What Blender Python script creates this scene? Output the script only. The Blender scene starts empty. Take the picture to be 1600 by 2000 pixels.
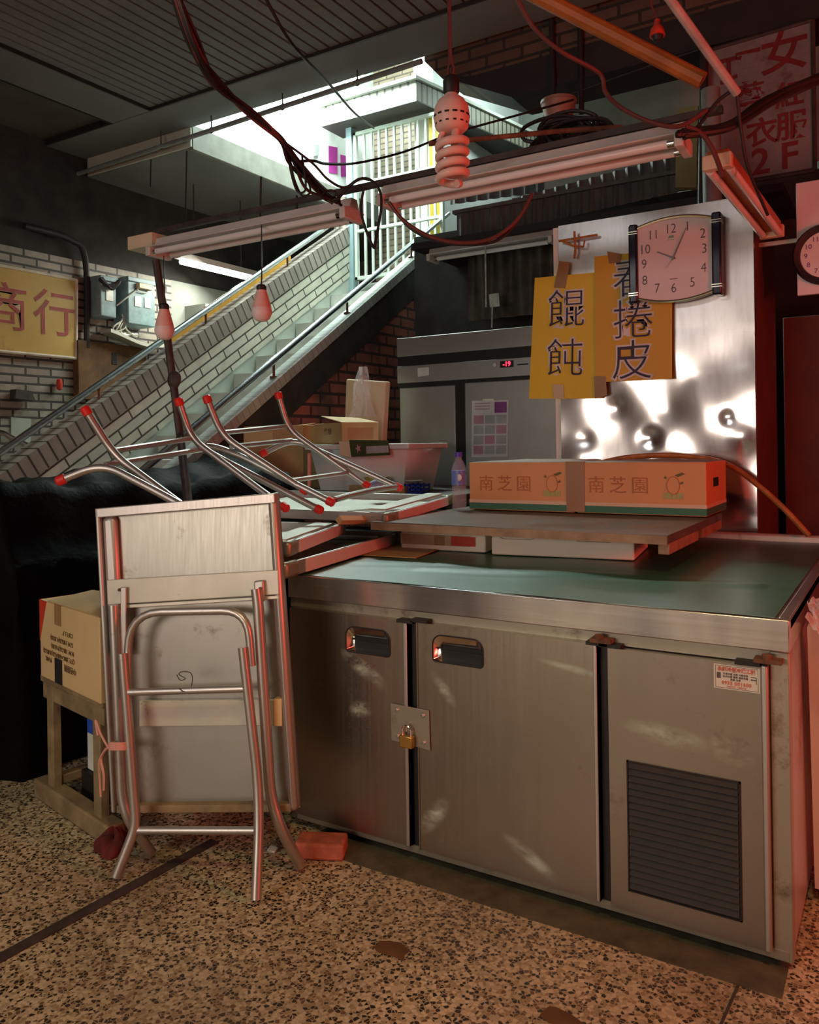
import bpy, bmesh, math, random
from mathutils import Vector, Matrix

random.seed(7)
C = bpy.context.scene.collection
S = bpy.context.scene

# ------------------------------------------------------------------ camera, world, lights, exposure
cam = bpy.data.cameras.new('camera')
cam.sensor_fit = 'VERTICAL'; cam.sensor_height = 36.0
cam.lens = 36.0 * 1582.0 / 2000.0
cam.shift_y = -134.0 / 2000.0
cam.clip_end = 100
camo = bpy.data.objects.new('camera', cam); C.objects.link(camo)
camo.matrix_world = (Matrix.Translation((0, 0, 1.246)) @ Matrix.Rotation(math.radians(31.5), 4, 'Z')
                     @ Matrix.Rotation(math.radians(90), 4, 'X') @ Matrix.Rotation(math.radians(-0.85), 4, 'Z'))
S.camera = camo

w = bpy.data.worlds.new('night'); S.world = w; w.use_nodes = True
w.node_tree.nodes['Background'].inputs[0].default_value = (0.9, 0.8, 0.75, 1)
w.node_tree.nodes['Background'].inputs[1].default_value = 0.010

S.view_settings.view_transform = 'Standard'; S.view_settings.look = 'None'
S.view_settings.exposure = 0.0; S.view_settings.gamma = 1.0
S.view_settings.use_curve_mapping = False

def lamp(name, kind, loc, target, power, col, size=0.3, size_y=None, spread=None):
    l = bpy.data.lights.new(name, kind); l.energy = power; l.color = col
    if kind == 'AREA':
        l.size = size
        if size_y: l.shape = 'RECTANGLE'; l.size_y = size_y
        if spread: l.spread = math.radians(spread)
    elif kind == 'POINT': l.shadow_soft_size = size
    elif kind == 'SPOT': l.shadow_soft_size = size; l.spot_size = math.radians(spread or 90); l.spot_blend = 0.6
    o = bpy.data.objects.new(name, l); C.objects.link(o); o.location = loc
    d = Vector(target) - Vector(loc)
    if d.length > 0: o.rotation_euler = d.to_track_quat('-Z', 'Y').to_euler()
    return o

# red lamps of the neighbouring market stall, to the right of the counter
lamp('red_stall_lamp', 'POINT', (2.1, 1.70, 1.45), (0, 0, 0), 150, (1.0, 0.085, 0.06), 0.30)
lamp('red_stall_lamp_far', 'POINT', (1.3, 3.3, 2.1), (0, 0, 0), 9, (1.0, 0.085, 0.06), 0.08)
# white and pinkish lamps of the stalls across the aisle, behind the camera, plus added fill
lamp('aisle_lamp', 'AREA', (-1.7, -2.2, 1.40), (-1.4, 2.6, 0.9), 40, (1.0, 0.83, 0.70), 1.7, 0.75)
lamp('aisle_lamp_high', 'AREA', (-2.7, -2.0, 3.25), (-2.0, 3.0, 1.4), 14, (0.97, 0.95, 0.93), 1.6, 0.5)
lamp('wall_bounce_fill', 'AREA', (-1.5, -1.6, 2.6), (-1.5, -3.4, 1.3), 22, (1.0, 0.93, 0.88), 2.6, 0.4)  # added fill: brightens the unseen wall for bounce and reflections
# lamp over the aisle that lights the floor
lamp('floor_lamp_warm', 'SPOT', (0.2, 0.1, 3.3), (-0.5, 0.9, 0), 100, (1.0, 0.76, 0.38), 0.15, spread=80)
# upper floor of the stairwell
lamp('stairwell_lamp', 'AREA', (-4.1, 5.75, 4.9), (-4.2, 5.3, 2.0), 120, (0.80, 1.0, 0.93), 0.9, 0.5)
lamp('landing_lamp', 'POINT', (-4.66, 5.7, 4.75), (0, 0, 0), 150, (0.85, 1.0, 0.97), 0.12)
lamp('side_passage_lamp', 'POINT', (-2.9, 7.3, 4.7), (0, 0, 0), 34, (0.80, 1.0, 0.93), 0.12)
# tube lamp on the wall behind the stairs
lamp('rear_tube_light', 'AREA', (-5.40, 5.5, 2.83), (-5.75, 5.0, 1.5), 24, (0.96, 1.0, 0.88), 0.9, 0.06)

# ------------------------------------------------------------------ materials
MATS = {}
def nodes(name):
    m = bpy.data.materials.new(name); m.use_nodes = True
    nt = m.node_tree; b = nt.nodes['Principled BSDF']
    MATS[name] = m
    return m, nt, b
def L(nt, a, b): nt.links.new(a, b)
def coord(nt, kind='Object'):
    return nt.nodes.new('ShaderNodeTexCoord').outputs[kind]
def ramp(nt, fac, stops, interp='LINEAR'):
    r = nt.nodes.new('ShaderNodeValToRGB'); L(nt, fac, r.inputs[0])
    r.color_ramp.interpolation = interp
    e = r.color_ramp.elements
    while len(e) < len(stops): e.new(0.5)
    for k, (p, c) in enumerate(stops):
        e[k].position = p; e[k].color = (c[0], c[1], c[2], 1) if not isinstance(c, (int, float)) else (c, c, c, 1)
    return r.outputs[0]
def noise(nt, vec, scale, detail=4, rough=0.6, dist=0):
    n = nt.nodes.new('ShaderNodeTexNoise'); n.inputs['Scale'].default_value = scale
    n.inputs['Detail'].default_value = detail; n.inputs['Roughness'].default_value = rough
    n.inputs['Distortion'].default_value = dist
    if vec is not None: L(nt, vec, n.inputs['Vector'])
    return n.outputs['Fac']
def mapping(nt, vec, scale=(1, 1, 1), rot=(0, 0, 0), loc=(0, 0, 0)):
    m = nt.nodes.new('ShaderNodeMapping'); L(nt, vec, m.inputs['Vector'])
    m.inputs['Scale'].default_value = scale; m.inputs['Rotation'].default_value = rot; m.inputs['Location'].default_value = loc
    return m.outputs[0]
def mixc(nt, fac, a, b, mode='MIX'):
    m = nt.nodes.new('ShaderNodeMix'); m.data_type = 'RGBA'; m.blend_type = mode
    for sck, v in ((m.inputs[0], fac), (m.inputs[6], a), (m.inputs[7], b)):
        if isinstance(v, (int, float)): sck.default_value = v
        elif isinstance(v, tuple): sck.default_value = (v[0], v[1], v[2], 1)
        else: L(nt, v, sck)
    return m.outputs[2]
def bump(nt, b, h, strength, dist=0.01):
    n = nt.nodes.new('ShaderNodeBump'); n.inputs['Strength'].default_value = strength; n.inputs['Distance'].default_value = dist
    L(nt, h, n.inputs['Height']); L(nt, n.outputs[0], b.inputs['Normal'])
def plain(name, col, rough=0.5, metal=0.0, var=0.25, vs=6.0, bmp=0.0, bs=40.0, dirt=None, trans=0.0, ior=1.45, alpha=1.0, spec=None, sheen=0):
    m, nt, b = nodes(name)
    b.inputs['Roughness'].default_value = rough; b.inputs['Metallic'].default_value = metal
    v = coord(nt)
    n = noise(nt, v, vs, 5)
    lo = tuple(c * (1 - var) for c in col); hi = tuple(min(1, c * (1 + var)) for c in col)
    c = ramp(nt, n, [(0.3, lo), (0.7, hi)])
    if dirt:
        d = ramp(nt, noise(nt, v, dirt[1], 6, 0.7), [(dirt[2], 0.0), (min(1, dirt[2] + 0.15), 1.0)])
        c = mixc(nt, d, c, dirt[0])
        rr = nt.nodes.new('ShaderNodeMapRange'); L(nt, d, rr.inputs[0]); rr.inputs[3].default_value = rough; rr.inputs[4].default_value = min(1, rough + 0.3)
        L(nt, rr.outputs[0], b.inputs['Roughness'])
    L(nt, c, b.inputs['Base Color'])
    if bmp: bump(nt, b, noise(nt, v, bs, 4), bmp)
    b.inputs['IOR'].default_value = ior
    if trans: b.inputs['Transmission Weight'].default_value = trans
    if alpha < 1: b.inputs['Alpha'].default_value = alpha
    if spec is not None: b.inputs['Specular IOR Level'].default_value = spec
    return m
def emit(name, col, strength):
    m, nt, b = nodes(name)
    b.inputs['Base Color'].default_value = (*col, 1); b.inputs['Emission Color'].default_value = (*col, 1)
    b.inputs['Emission Strength'].default_value = strength
    return m
def uvdir(nt, u, v, off=(0, 0)):
    """object coordinates turned into a 2-D brick plane: u and v are the two in-plane directions"""
    s = coord(nt)
    def dot(d):
        n = nt.nodes.new('ShaderNodeVectorMath'); n.operation = 'DOT_PRODUCT'
        L(nt, s, n.inputs[0]); n.inputs[1].default_value = d; return n.outputs['Value']
    c = nt.nodes.new('ShaderNodeCombineXYZ'); L(nt, dot(u), c.inputs[0]); L(nt, dot(v), c.inputs[1])
    return mapping(nt, c.outputs[0], loc=(off[0], off[1], 0))
def brick(name, u, v, c1, c2, mortar, bw, bh, ms=0.01, rough=0.45, offset=0.5, dirt=None, off=(0, 0), bmp=0.4):
    m, nt, b = nodes(name)
    vec = uvdir(nt, u, v, off)
    t = nt.nodes.new('ShaderNodeTexBrick'); L(nt, vec, t.inputs['Vector'])
    t.offset = offset; t.inputs['Scale'].default_value = 1.0
    t.inputs['Color1'].default_value = (*c1, 1); t.inputs['Color2'].default_value = (*c2, 1); t.inputs['Mortar'].default_value = (*mortar, 1)
    t.inputs['Mortar Size'].default_value = ms; t.inputs['Mortar Smooth'].default_value = 0.1
    t.inputs['Brick Width'].default_value = bw; t.inputs['Row Height'].default_value = bh
    c = t.outputs['Color']
    nz = noise(nt, coord(nt), 9, 6)
    c = mixc(nt, 0.55, c, ramp(nt, nz, [(0.25, 0.45), (0.7, 1.0)]), 'MULTIPLY')
    if dirt:
        d = ramp(nt, noise(nt, coord(nt), dirt[1], 6, 0.7), [(dirt[2], 0.0), (min(1, dirt[2] + 0.2), 1.0)])
        c = mixc(nt, d, c, dirt[0])
    L(nt, c, b.inputs['Base Color']); b.inputs['Roughness'].default_value = rough
    inv = nt.nodes.new('ShaderNodeMath'); inv.operation = 'SUBTRACT'; inv.inputs[0].default_value = 1; L(nt, t.outputs['Fac'], inv.inputs[1])
    bump(nt, b, inv.outputs[0], bmp, 0.004)
    return m

def steel(name, col=(0.60, 0.58, 0.55), rough=0.32, grain='Z', wav=0.0, dirtc=(0.10, 0.075, 0.05), dirt=0.62, smear=0.0, metal=1.0, dirt_scale=5.0, stains=None, refl_bands=False):
    """brushed stainless sheet with grime"""
    m, nt, b = nodes(name)
    v = coord(nt)
    sc = {'Z': (160, 160, 2.5), 'X': (2.5, 160, 160), 'Y': (160, 2.5, 160)}[grain]
    g = noise(nt, mapping(nt, v, sc), 1.0, 3)
    n1 = noise(nt, v, dirt_scale, 7, 0.72)
    d = ramp(nt, n1, [(dirt, 0.0), (dirt + 0.16, 1.0)])
    c = mixc(nt, ramp(nt, noise(nt, v, 2.2, 3), [(0.3, 0.0), (0.75, 1.0)]), tuple(x * 0.82 for x in col), col)
    c = mixc(nt, d, c, dirtc)
    rr = nt.nodes.new('ShaderNodeMapRange'); L(nt, g, rr.inputs[0]); rr.inputs[3].default_value = rough - 0.06; rr.inputs[4].default_value = rough + 0.10
    r = rr.outputs[0]
    if smear > 0:   # whitish wiped marks
        s = ramp(nt, noise(nt, mapping(nt, v, (4.0, 4.0, 7.0), (0, 0.5, 0)), 1.0, 3, 0.5, 0.4), [(0.66, 0.0), (0.78, 1.0)])
        sm = nt.nodes.new('ShaderNodeMath'); sm.operation = 'MULTIPLY'; L(nt, s, sm.inputs[0]); sm.inputs[1].default_value = smear
        c = mixc(nt, sm.outputs[0], c, (0.60, 0.64, 0.56))
    if refl_bands:  # light and dark reflections painted into the steel colour
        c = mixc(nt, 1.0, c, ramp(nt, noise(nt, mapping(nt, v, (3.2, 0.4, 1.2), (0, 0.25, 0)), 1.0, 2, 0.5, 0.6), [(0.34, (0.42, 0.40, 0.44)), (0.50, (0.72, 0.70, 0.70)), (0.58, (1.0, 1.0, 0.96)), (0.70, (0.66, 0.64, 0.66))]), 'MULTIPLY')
    met_cut = None
    if stains:
        met_cut = ellipses(nt, v, stains)
        c = mixc(nt, met_cut, c, (0.50, 0.56, 0.46))
    L(nt, c, b.inputs['Base Color']); L(nt, r, b.inputs['Roughness'])
    mm = nt.nodes.new('ShaderNodeMapRange'); L(nt, d, mm.inputs[0]); mm.inputs[3].default_value = metal; mm.inputs[4].default_value = metal * 0.3
    mo = mm.outputs[0]
    if met_cut is not None:
        sb = nt.nodes.new('ShaderNodeMath'); sb.operation = 'SUBTRACT'; sb.use_clamp = True; L(nt, mo, sb.inputs[0]); L(nt, met_cut, sb.inputs[1]); mo = sb.outputs[0]
    L(nt, mo, b.inputs['Metallic'])
    h = noise(nt, v, 3.0, 2)
    if wav: bump(nt, b, h, wav, 0.05)
    return m

def ellipses(nt, v, specs, soft=0.75):
    """soft-edged stains at fixed places: (x, z, tilt, half length, half width) in object coordinates"""
    tot = None
    for cx, cz, a, rx, rz in specs:
        s = nt.nodes.new('ShaderNodeVectorMath'); s.operation = 'SUBTRACT'; L(nt, v, s.inputs[0]); s.inputs[1].default_value = (cx, 0, cz)
        def dot(d):
            n = nt.nodes.new('ShaderNodeVectorMath'); n.operation = 'DOT_PRODUCT'; L(nt, s.outputs[0], n.inputs[0]); n.inputs[1].default_value = d; return n.outputs['Value']
        c = nt.nodes.new('ShaderNodeCombineXYZ')
        L(nt, dot((math.cos(a) / rx, 0, math.sin(a) / rx)), c.inputs[0]); L(nt, dot((-math.sin(a) / rz, 0, math.cos(a) / rz)), c.inputs[1])
        ln = nt.nodes.new('ShaderNodeVectorMath'); ln.operation = 'LENGTH'; L(nt, c.outputs[0], ln.inputs[0])
        r = ramp(nt, ln.outputs['Value'], [(0.25, 1.0), (1.0, 0.0)])
        if tot is None: tot = r
        else:
            mx = nt.nodes.new('ShaderNodeMath'); mx.operation = 'MAXIMUM'; L(nt, tot, mx.inputs[0]); L(nt, r, mx.inputs[1]); tot = mx.outputs[0]
    n = ramp(nt, noise(nt, mapping(nt, v, (14, 14, 26), (0, 0.6, 0)), 1.0, 5, 0.7), [(0.35, 0.0), (0.62, 1.0)])
    mm = nt.nodes.new('ShaderNodeMath'); mm.operation = 'MULTIPLY'; L(nt, tot, mm.inputs[0]); L(nt, n, mm.inputs[1])
    return mm.outputs[0]

def M_terrazzo():
    m, nt, b = nodes('terrazzo')
    v = coord(nt)
    wv = mixc(nt, 0.014, v, nt.nodes.new('ShaderNodeTexNoise').outputs['Color'])
    def vor(scale, feat):
        t = nt.nodes.new('ShaderNodeTexVoronoi'); t.feature = feat; t.inputs['Scale'].default_value = scale; t.inputs['Randomness'].default_value = 1.0
        L(nt, wv, t.inputs['Vector']); return t
    a = vor(104, 'F1'); e = vor(104, 'DISTANCE_TO_EDGE')
    sep = nt.nodes.new('ShaderNodeSeparateColor'); L(nt, a.outputs['Color'], sep.inputs[0])
    chip = ramp(nt, sep.outputs[0], [(0.0, (0.010, 0.008, 0.006)), (0.17, (0.030, 0.020, 0.012)), (0.28, (0.16, 0.10, 0.05)), (0.42, (0.36, 0.28, 0.15)), (0.60, (0.66, 0.57, 0.38)), (0.85, (0.52, 0.44, 0.28))], 'CONSTANT')
    gap = ramp(nt, e.outputs['Distance'], [(0.03, 0.0), (0.10, 1.0)])
    c = mixc(nt, gap, (0.50, 0.42, 0.26), chip)
    soil = ramp(nt, noise(nt, v, 1.6, 6, 0.65), [(0.42, 0.0), (0.68, 1.0)])
    k = nt.nodes.new('ShaderNodeMath'); k.operation = 'MULTIPLY'; L(nt, soil, k.inputs[0]); k.inputs[1].default_value = 0.55
    c = mixc(nt, k.outputs[0], c, (0.10, 0.07, 0.04))
    L(nt, c, b.inputs['Base Color']); b.inputs['Roughness'].default_value = 0.5
    bump(nt, b, e.outputs['Distance'], 0.08, 0.002)
    return m

SL = 0.632                                   # slope of the stairs
sc_ = 1 / math.sqrt(1 + SL * SL); ss_ = SL * sc_
M_terrazzo()
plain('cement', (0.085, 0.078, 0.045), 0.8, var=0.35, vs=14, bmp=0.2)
plain('ceiling_paint', (0.15, 0.15, 0.14), 0.8, var=0.12, vs=2)
plain('ceiling_stained', (0.09, 0.078, 0.062), 0.85, var=0.35, vs=1.5)
plain('white_wall', (0.80, 0.84, 0.82), 0.7, var=0.06)
plain('cream_wall', (0.50, 0.48, 0.40), 0.7, var=0.08)
plain('grey_wall', (0.24, 0.25, 0.22), 0.8, var=0.15, vs=3)
plain('dark_wall', (0.035, 0.032, 0.028), 0.9, var=0.4)
brick('left_brick', (0, 1, 0), (0, 0, 1), (0.42, 0.38, 0.32), (0.30, 0.26, 0.21), (0.05, 0.04, 0.035), 0.225, 0.068, 0.010, 0.6, dirt=((0.06, 0.05, 0.04), 1.2, 0.55))
brick('stair_brick', (0, sc_, ss_), (0, -ss_, sc_), (0.66, 0.63, 0.53), (0.58, 0.55, 0.46), (0.075, 0.065, 0.05), 0.30, 0.072, 0.007, 0.45)
brick('cap_brick', (0, sc_, ss_), (0, -ss_, sc_), (0.34, 0.29, 0.25), (0.27, 0.23, 0.20), (0.06, 0.05, 0.04), 0.080, 4.0, 0.008, 0.5, offset=0.0)
brick('curb_tile', (0, sc_, ss_), (1, 0, 0), (0.50, 0.54, 0.48), (0.46, 0.50, 0.45), (0.34, 0.36, 0.33), 0.06, 0.4, 0.005, 0.5, offset=0.0)
brick('red_brick', (0, 1, 0), (0, 0, 1), (0.42, 0.13, 0.09), (0.30, 0.095, 0.07), (0.07, 0.035, 0.03), 0.22, 0.085, 0.012, 0.8, dirt=((0.04, 0.02, 0.018), 2.0, 0.5))
brick('beam_brick', (1, 0, 0), (0, 0, 1), (0.15, 0.09, 0.055), (0.11, 0.065, 0.045), (0.035, 0.025, 0.02), 0.24, 0.075, 0.010, 0.7)
brick('tan_brick', (1, 0, 0), (0, 0, 1), (0.34, 0.27, 0.19), (0.28, 0.22, 0.15), (0.11, 0.09, 0.065), 0.20, 0.062, 0.008, 0.6)
brick('column_tile', (1, 0.5, 0), (0, 0, 1), (0.70, 0.66, 0.55), (0.64, 0.60, 0.50), (0.20, 0.18, 0.14), 0.22, 0.075, 0.008, 0.45)
brick('canopy_tile', (1, 1, 0), (0, 0, 1), (0.27, 0.26, 0.20), (0.24, 0.23, 0.18), (0.05, 0.045, 0.035), 0.085, 3.0, 0.012, 0.5, offset=0.0)
plain('shutter_grey', (0.42, 0.40, 0.38), 0.6, var=0.2, vs=1.2)
plain('fascia_shaded', (0.20, 0.195, 0.165), 0.7)  # cream made darker in the colour, as if under grazing light
plain('plaster', (0.42, 0.45, 0.40), 0.8, var=0.1)
plain('tread_stone', (0.50, 0.51, 0.46), 0.7, var=0.12)
steel('rail_steel', (0.62, 0.66, 0.68), 0.22, 'Y', dirt=0.8)
plain('gate_paint', (0.52, 0.58, 0.50), 0.45, var=0.08)
plain('gate_post_paint', (0.25, 0.36, 0.38), 0.5, var=0.1)
plain('yellow_paint', (0.62, 0.45, 0.03), 0.5, var=0.15)
plain('amber_board', (0.62, 0.33, 0.04), 0.6, var=0.2)
plain('pink_paper', (0.42, 0.035, 0.30), 0.8, var=0.12, vs=30)
plain('grey_plastic', (0.20, 0.22, 0.21), 0.5)
plain('black_iron', (0.022, 0.018, 0.016), 0.6, var=0.3)
plain('dark_iron', (0.055, 0.04, 0.035), 0.6, var=0.4, vs=15)
plain('rust_iron', (0.16, 0.07, 0.04), 0.8, var=0.5, vs=25)
plain('cable', (0.020, 0.014, 0.014), 0.5, var=0.3)
plain('red_cable', (0.14, 0.035, 0.03), 0.5)
plain('tarp', (0.0035, 0.0035, 0.0037), 0.65, var=0.4, vs=4, bmp=0.9, bs=11, spec=0.06)
plain('orange_paint_and_light', (0.44, 0.115, 0.02), 0.5, var=0.25, vs=9)
plain('pole_white', (0.50, 0.40, 0.37), 0.4, var=0.3, vs=12)
plain('lamp_white', (0.68, 0.62, 0.58), 0.4, var=0.08)
plain('tube_glass', (0.84, 0.82, 0.80), 0.18, var=0.03)
plain('bulb_frost', (0.80, 0.66, 0.64), 0.45, var=0.03)
plain('bulb_shell', (0.80, 0.48, 0.42), 0.4, var=0.04)
plain('black_rubber', (0.02, 0.016, 0.018), 0.55)
emit('tube_on', (1.0, 0.97, 0.86), 9.0)
emit('tube_on_cool', (0.86, 1.0, 0.98), 18.0)
emit('led_red', (1.0, 0.02, 0.05), 5.0)

# ------------------------------------------------------------------ mesh helpers
OFF = {}
class MB:
    def __init__(s): s.v = []; s.f = []
    def add(s, vs, fs):
        k = len(s.v); s.v += [tuple(p) for p in vs]; s.f += [tuple(i + k for i in f) for f in fs]; return s
    def hexa(s, p):          # p: 4 bottom + 4 top, both counter-clockwise
        return s.add(p, [(3, 2, 1, 0), (4, 5, 6, 7), (0, 1, 5, 4), (1, 2, 6, 5), (2, 3, 7, 6), (3, 0, 4, 7)])
    def box(s, x0, x1, y0, y1, z0, z1):
        return s.hexa([(x0, y0, z0), (x1, y0, z0), (x1, y1, z0), (x0, y1, z0), (x0, y0, z1), (x1, y0, z1), (x1, y1, z1), (x0, y1, z1)])
    def obox(s, c, size, rot=None):
        R_ = rot.to_3x3() if rot is not None else Matrix.Identity(3)
        h = [x / 2 for x in size]; c = Vector(c)
        q = [(-1, -1, -1), (1, -1, -1), (1, 1, -1), (-1, 1, -1), (-1, -1, 1), (1, -1, 1), (1, 1, 1), (-1, 1, 1)]
        return s.hexa([tuple(c + R_ @ Vector((a * h[0], b * h[1], d * h[2]))) for a, b, d in q])
    def prism(s, poly, vec):
        n = len(poly); vec = Vector(vec)
        a = [Vector(p) for p in poly]; b = [p + vec for p in a]
        fs = [tuple(range(n - 1, -1, -1)), tuple(range(n, 2 * n))] + [(i, (i + 1) % n, n + (i + 1) % n, n + i) for i in range(n)]
        return s.add(a + b, fs)
    def slab(s, q, t):       # a sheet on four corners, thickness t away from its front (front = left-hand turn side)
        q = [Vector(p) for p in q]
        n = (q[1] - q[0]).cross(q[-1] - q[0]).normalized()
        return s.prism([p - n * t for p in q], n * t)
    def tube(s, pts, r, n=10, closed=False):
        pts = [Vector(p) for p in pts]; m = len(pts)
        rr = r if isinstance(r, (list, tuple)) else [r] * m
        ts = []
        for i in range(m):
            if closed: t = pts[(i + 1) % m] - pts[i - 1]
            else: t = pts[min(i + 1, m - 1)] - pts[max(i - 1, 0)]
            ts.append(t.normalized() if t.length > 1e-9 else Vector((0, 0, 1)))
        up = Vector((0, 0, 1)) if abs(ts[0].z) < 0.9 else Vector((1, 0, 0))
        u = ts[0].cross(up).normalized(); vs = []
        for i in range(m):
            u = (u - ts[i] * u.dot(ts[i])).normalized(); wv = ts[i].cross(u)
            for k in range(n):
                a = 2 * math.pi * k / n
                vs.append(pts[i] + (u * math.cos(a) + wv * math.sin(a)) * rr[i])
        fs = []
        for i in range(m if closed else m - 1):
            j = (i + 1) % m
            for k in range(n):
                k2 = (k + 1) % n; fs.append((i * n + k, i * n + k2, j * n + k2, j * n + k))
        if not closed: fs += [tuple(range(n - 1, -1, -1)), tuple((m - 1) * n + k for k in range(n))]
        return s.add(vs, fs)
    def lathe(s, prof, loc, n=24, rot=None):
        R_ = rot.to_3x3() if rot is not None else Matrix.Identity(3); loc = Vector(loc)
        vs = []
        for r, z in prof:
            for k in range(n):
                a = 2 * math.pi * k / n
                vs.append(loc + R_ @ Vector((r * math.cos(a), r * math.sin(a), z)))
        fs = []
        for i in range(len(prof) - 1):
            for k in range(n):
                k2 = (k + 1) % n; fs.append((i * n + k, i * n + k2, (i + 1) * n + k2, (i + 1) * n + k))
        if prof[0][0] > 1e-5: fs.append(tuple(range(n - 1, -1, -1)))
        if prof[-1][0] > 1e-5: fs.append(tuple((len(prof) - 1) * n + k for k in range(n)))
        return s.add(vs, fs)
    def grid(s, fn, nu, nv, t=None):
        """surface fn(u,v) in 0..1; t = thickness vector for a closed sheet"""
        vs = [Vector(fn(i / nu, j / nv)) for j in range(nv + 1) for i in range(nu + 1)]
        N = (nu + 1) * (nv + 1)
        fs = [(j * (nu + 1) + i, j * (nu + 1) + i + 1, (j + 1) * (nu + 1) + i + 1, (j + 1) * (nu + 1) + i) for j in range(nv) for i in range(nu)]
        if t is not None:
            t = Vector(t); vs = vs + [p + t for p in vs]
            fs = fs + [tuple(N + k for k in f[::-1]) for f in fs]
            ring = [i for i in range(nu + 1)] + [j * (nu + 1) + nu for j in range(1, nv + 1)] + [nv * (nu + 1) + i for i in range(nu - 1, -1, -1)] + [j * (nu + 1) for j in range(nv - 1, 0, -1)]
            for a, b in zip(ring, ring[1:] + ring[:1]): fs.append((b, a, N + a, N + b))
        return s.add(vs, fs)

def spline(pts, n=8):
    P = [Vector(p) for p in pts]; out = []
    for i in range(len(P) - 1):
        p0, p1, p2, p3 = P[max(i - 1, 0)], P[i], P[i + 1], P[min(i + 2, len(P) - 1)]
        for k in range(n):
            t = k / n
            out.append(0.5 * ((2 * p1) + (p2 - p0) * t + (2 * p0 - 5 * p1 + 4 * p2 - p3) * t * t + (3 * p1 - p0 - 3 * p2 + p3) * t ** 3))
    return out + [P[-1]]
def fillet(pts, rad, n=6):
    P = [Vector(p) for p in pts]; out = [P[0]]
    for i in range(1, len(P) - 1):
        a, b, c = P[i - 1], P[i], P[i + 1]
        r = min(rad, (a - b).length * 0.48, (c - b).length * 0.48)
        p, q = b + (a - b).normalized() * r, b + (c - b).normalized() * r
        for k in range(n + 1):
            t = k / n; out.append(p * (1 - t) ** 2 + b * 2 * t * (1 - t) + q * t * t)
    return out + [P[-1]]
def lerp(a, b, t): return tuple(x + (y - x) * t for x, y in zip(a, b))

def off_of(parent):
    return OFF[parent.name] if parent is not None else Vector((0, 0, 0))
def obj(name, mb, mat, parent=None, bev=0.0, smooth=35, loc=None, label=None):
    """one mesh object; world coordinates in, local to its parent (or its own base) out"""
    P = mb.v
    if parent is not None: o0 = off_of(parent)
    elif loc is not None: o0 = Vector(loc)
    else:
        xs = [p[0] for p in P]; ys = [p[1] for p in P]; zs = [p[2] for p in P]
        o0 = Vector(((min(xs) + max(xs)) / 2, (min(ys) + max(ys)) / 2, min(zs)))
    me = bpy.data.meshes.new(name)
    me.from_pydata([tuple(Vector(p) - o0) for p in P], [], mb.f); me.update()
    bm = bmesh.new(); bm.from_mesh(me); bmesh.ops.recalc_face_normals(bm, faces=bm.faces); bm.to_mesh(me); bm.free()
    me.materials.append(MATS[mat])
    if smooth:
        me.polygons.foreach_set('use_smooth', [True] * len(me.polygons)); me.set_sharp_from_angle(angle=math.radians(smooth))
    o = bpy.data.objects.new(name, me); C.objects.link(o)
    if parent is not None: o.parent = parent
    else: o.location = o0
    OFF[o.name] = o0
    if bev:
        b = o.modifiers.new('bevel', 'BEVEL'); b.width = bev; b.segments = 2; b.limit_method = 'ANGLE'; b.angle_limit = math.radians(40)
    if label: o['label'] = label
    return o
def tag(o, label, cat, group=None):
    o['label'] = label; o['category'] = cat
    if group: o['group'] = group
    return o
def thing(name, label, cat, loc, group=None):
    o = bpy.data.objects.new(name, None); C.objects.link(o); o.location = loc; o.empty_display_size = 0.05
    OFF[o.name] = Vector(loc)
    return tag(o, label, cat, group)
def struct(name, mb, mat, bev=0.0, smooth=35):
    o = obj(name, mb, mat, None, bev, smooth); o['kind'] = 'structure'; return o
def dup(root, loc, label, group=None):
    def cp(o, par):
        c = o.copy(); C.objects.link(c); c.parent = par
        for ch in o.children: cp(ch, c)
        return c
    r = cp(root, None); r.location = loc; r['label'] = label
    if group: r['group'] = group
    OFF[r.name] = Vector(loc)
    return r
def writing(name, s, o, r, u, size, mat, parent, depth=0.0008, bold=0.0, align='CENTER', space=1.0, lift=0.0006, squash=1.0):
    """flat lettering: o = centre of the line, r = reading direction, u = up"""
    cu = bpy.data.curves.new('t', 'FONT'); cu.body = s; cu.size = size; cu.align_x = align; cu.align_y = 'CENTER'
    cu.extrude = depth / 2; cu.offset = bold; cu.space_character = space; cu.resolution_u = 3
    to = bpy.data.objects.new('t', cu); C.objects.link(to)
    dg = bpy.context.evaluated_depsgraph_get(); dg.update()
    me = bpy.data.meshes.new_from_object(to.evaluated_get(dg))
    bpy.data.objects.remove(to); bpy.data.curves.remove(cu)
    r = Vector(r).normalized(); u = Vector(u); u = (u - r * u.dot(r)).normalized(); n = r.cross(u)
    o = Vector(o) + n * (lift + depth / 2) - off_of(parent)
    for v in me.vertices:
        c = v.co.copy(); v.co = o + r * (c.x * squash) + u * c.y + n * c.z
    me.materials.clear(); me.materials.append(MATS[mat]); me.name = name
    ob = bpy.data.objects.new(name, me); C.objects.link(ob); ob.parent = parent
    OFF[ob.name] = off_of(parent)
    return ob

# ------------------------------------------------------------------ the setting
struct('floor', MB().box(-8, 4, -3.5, 9, -0.12, 0), 'terrazzo', smooth=0)
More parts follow.
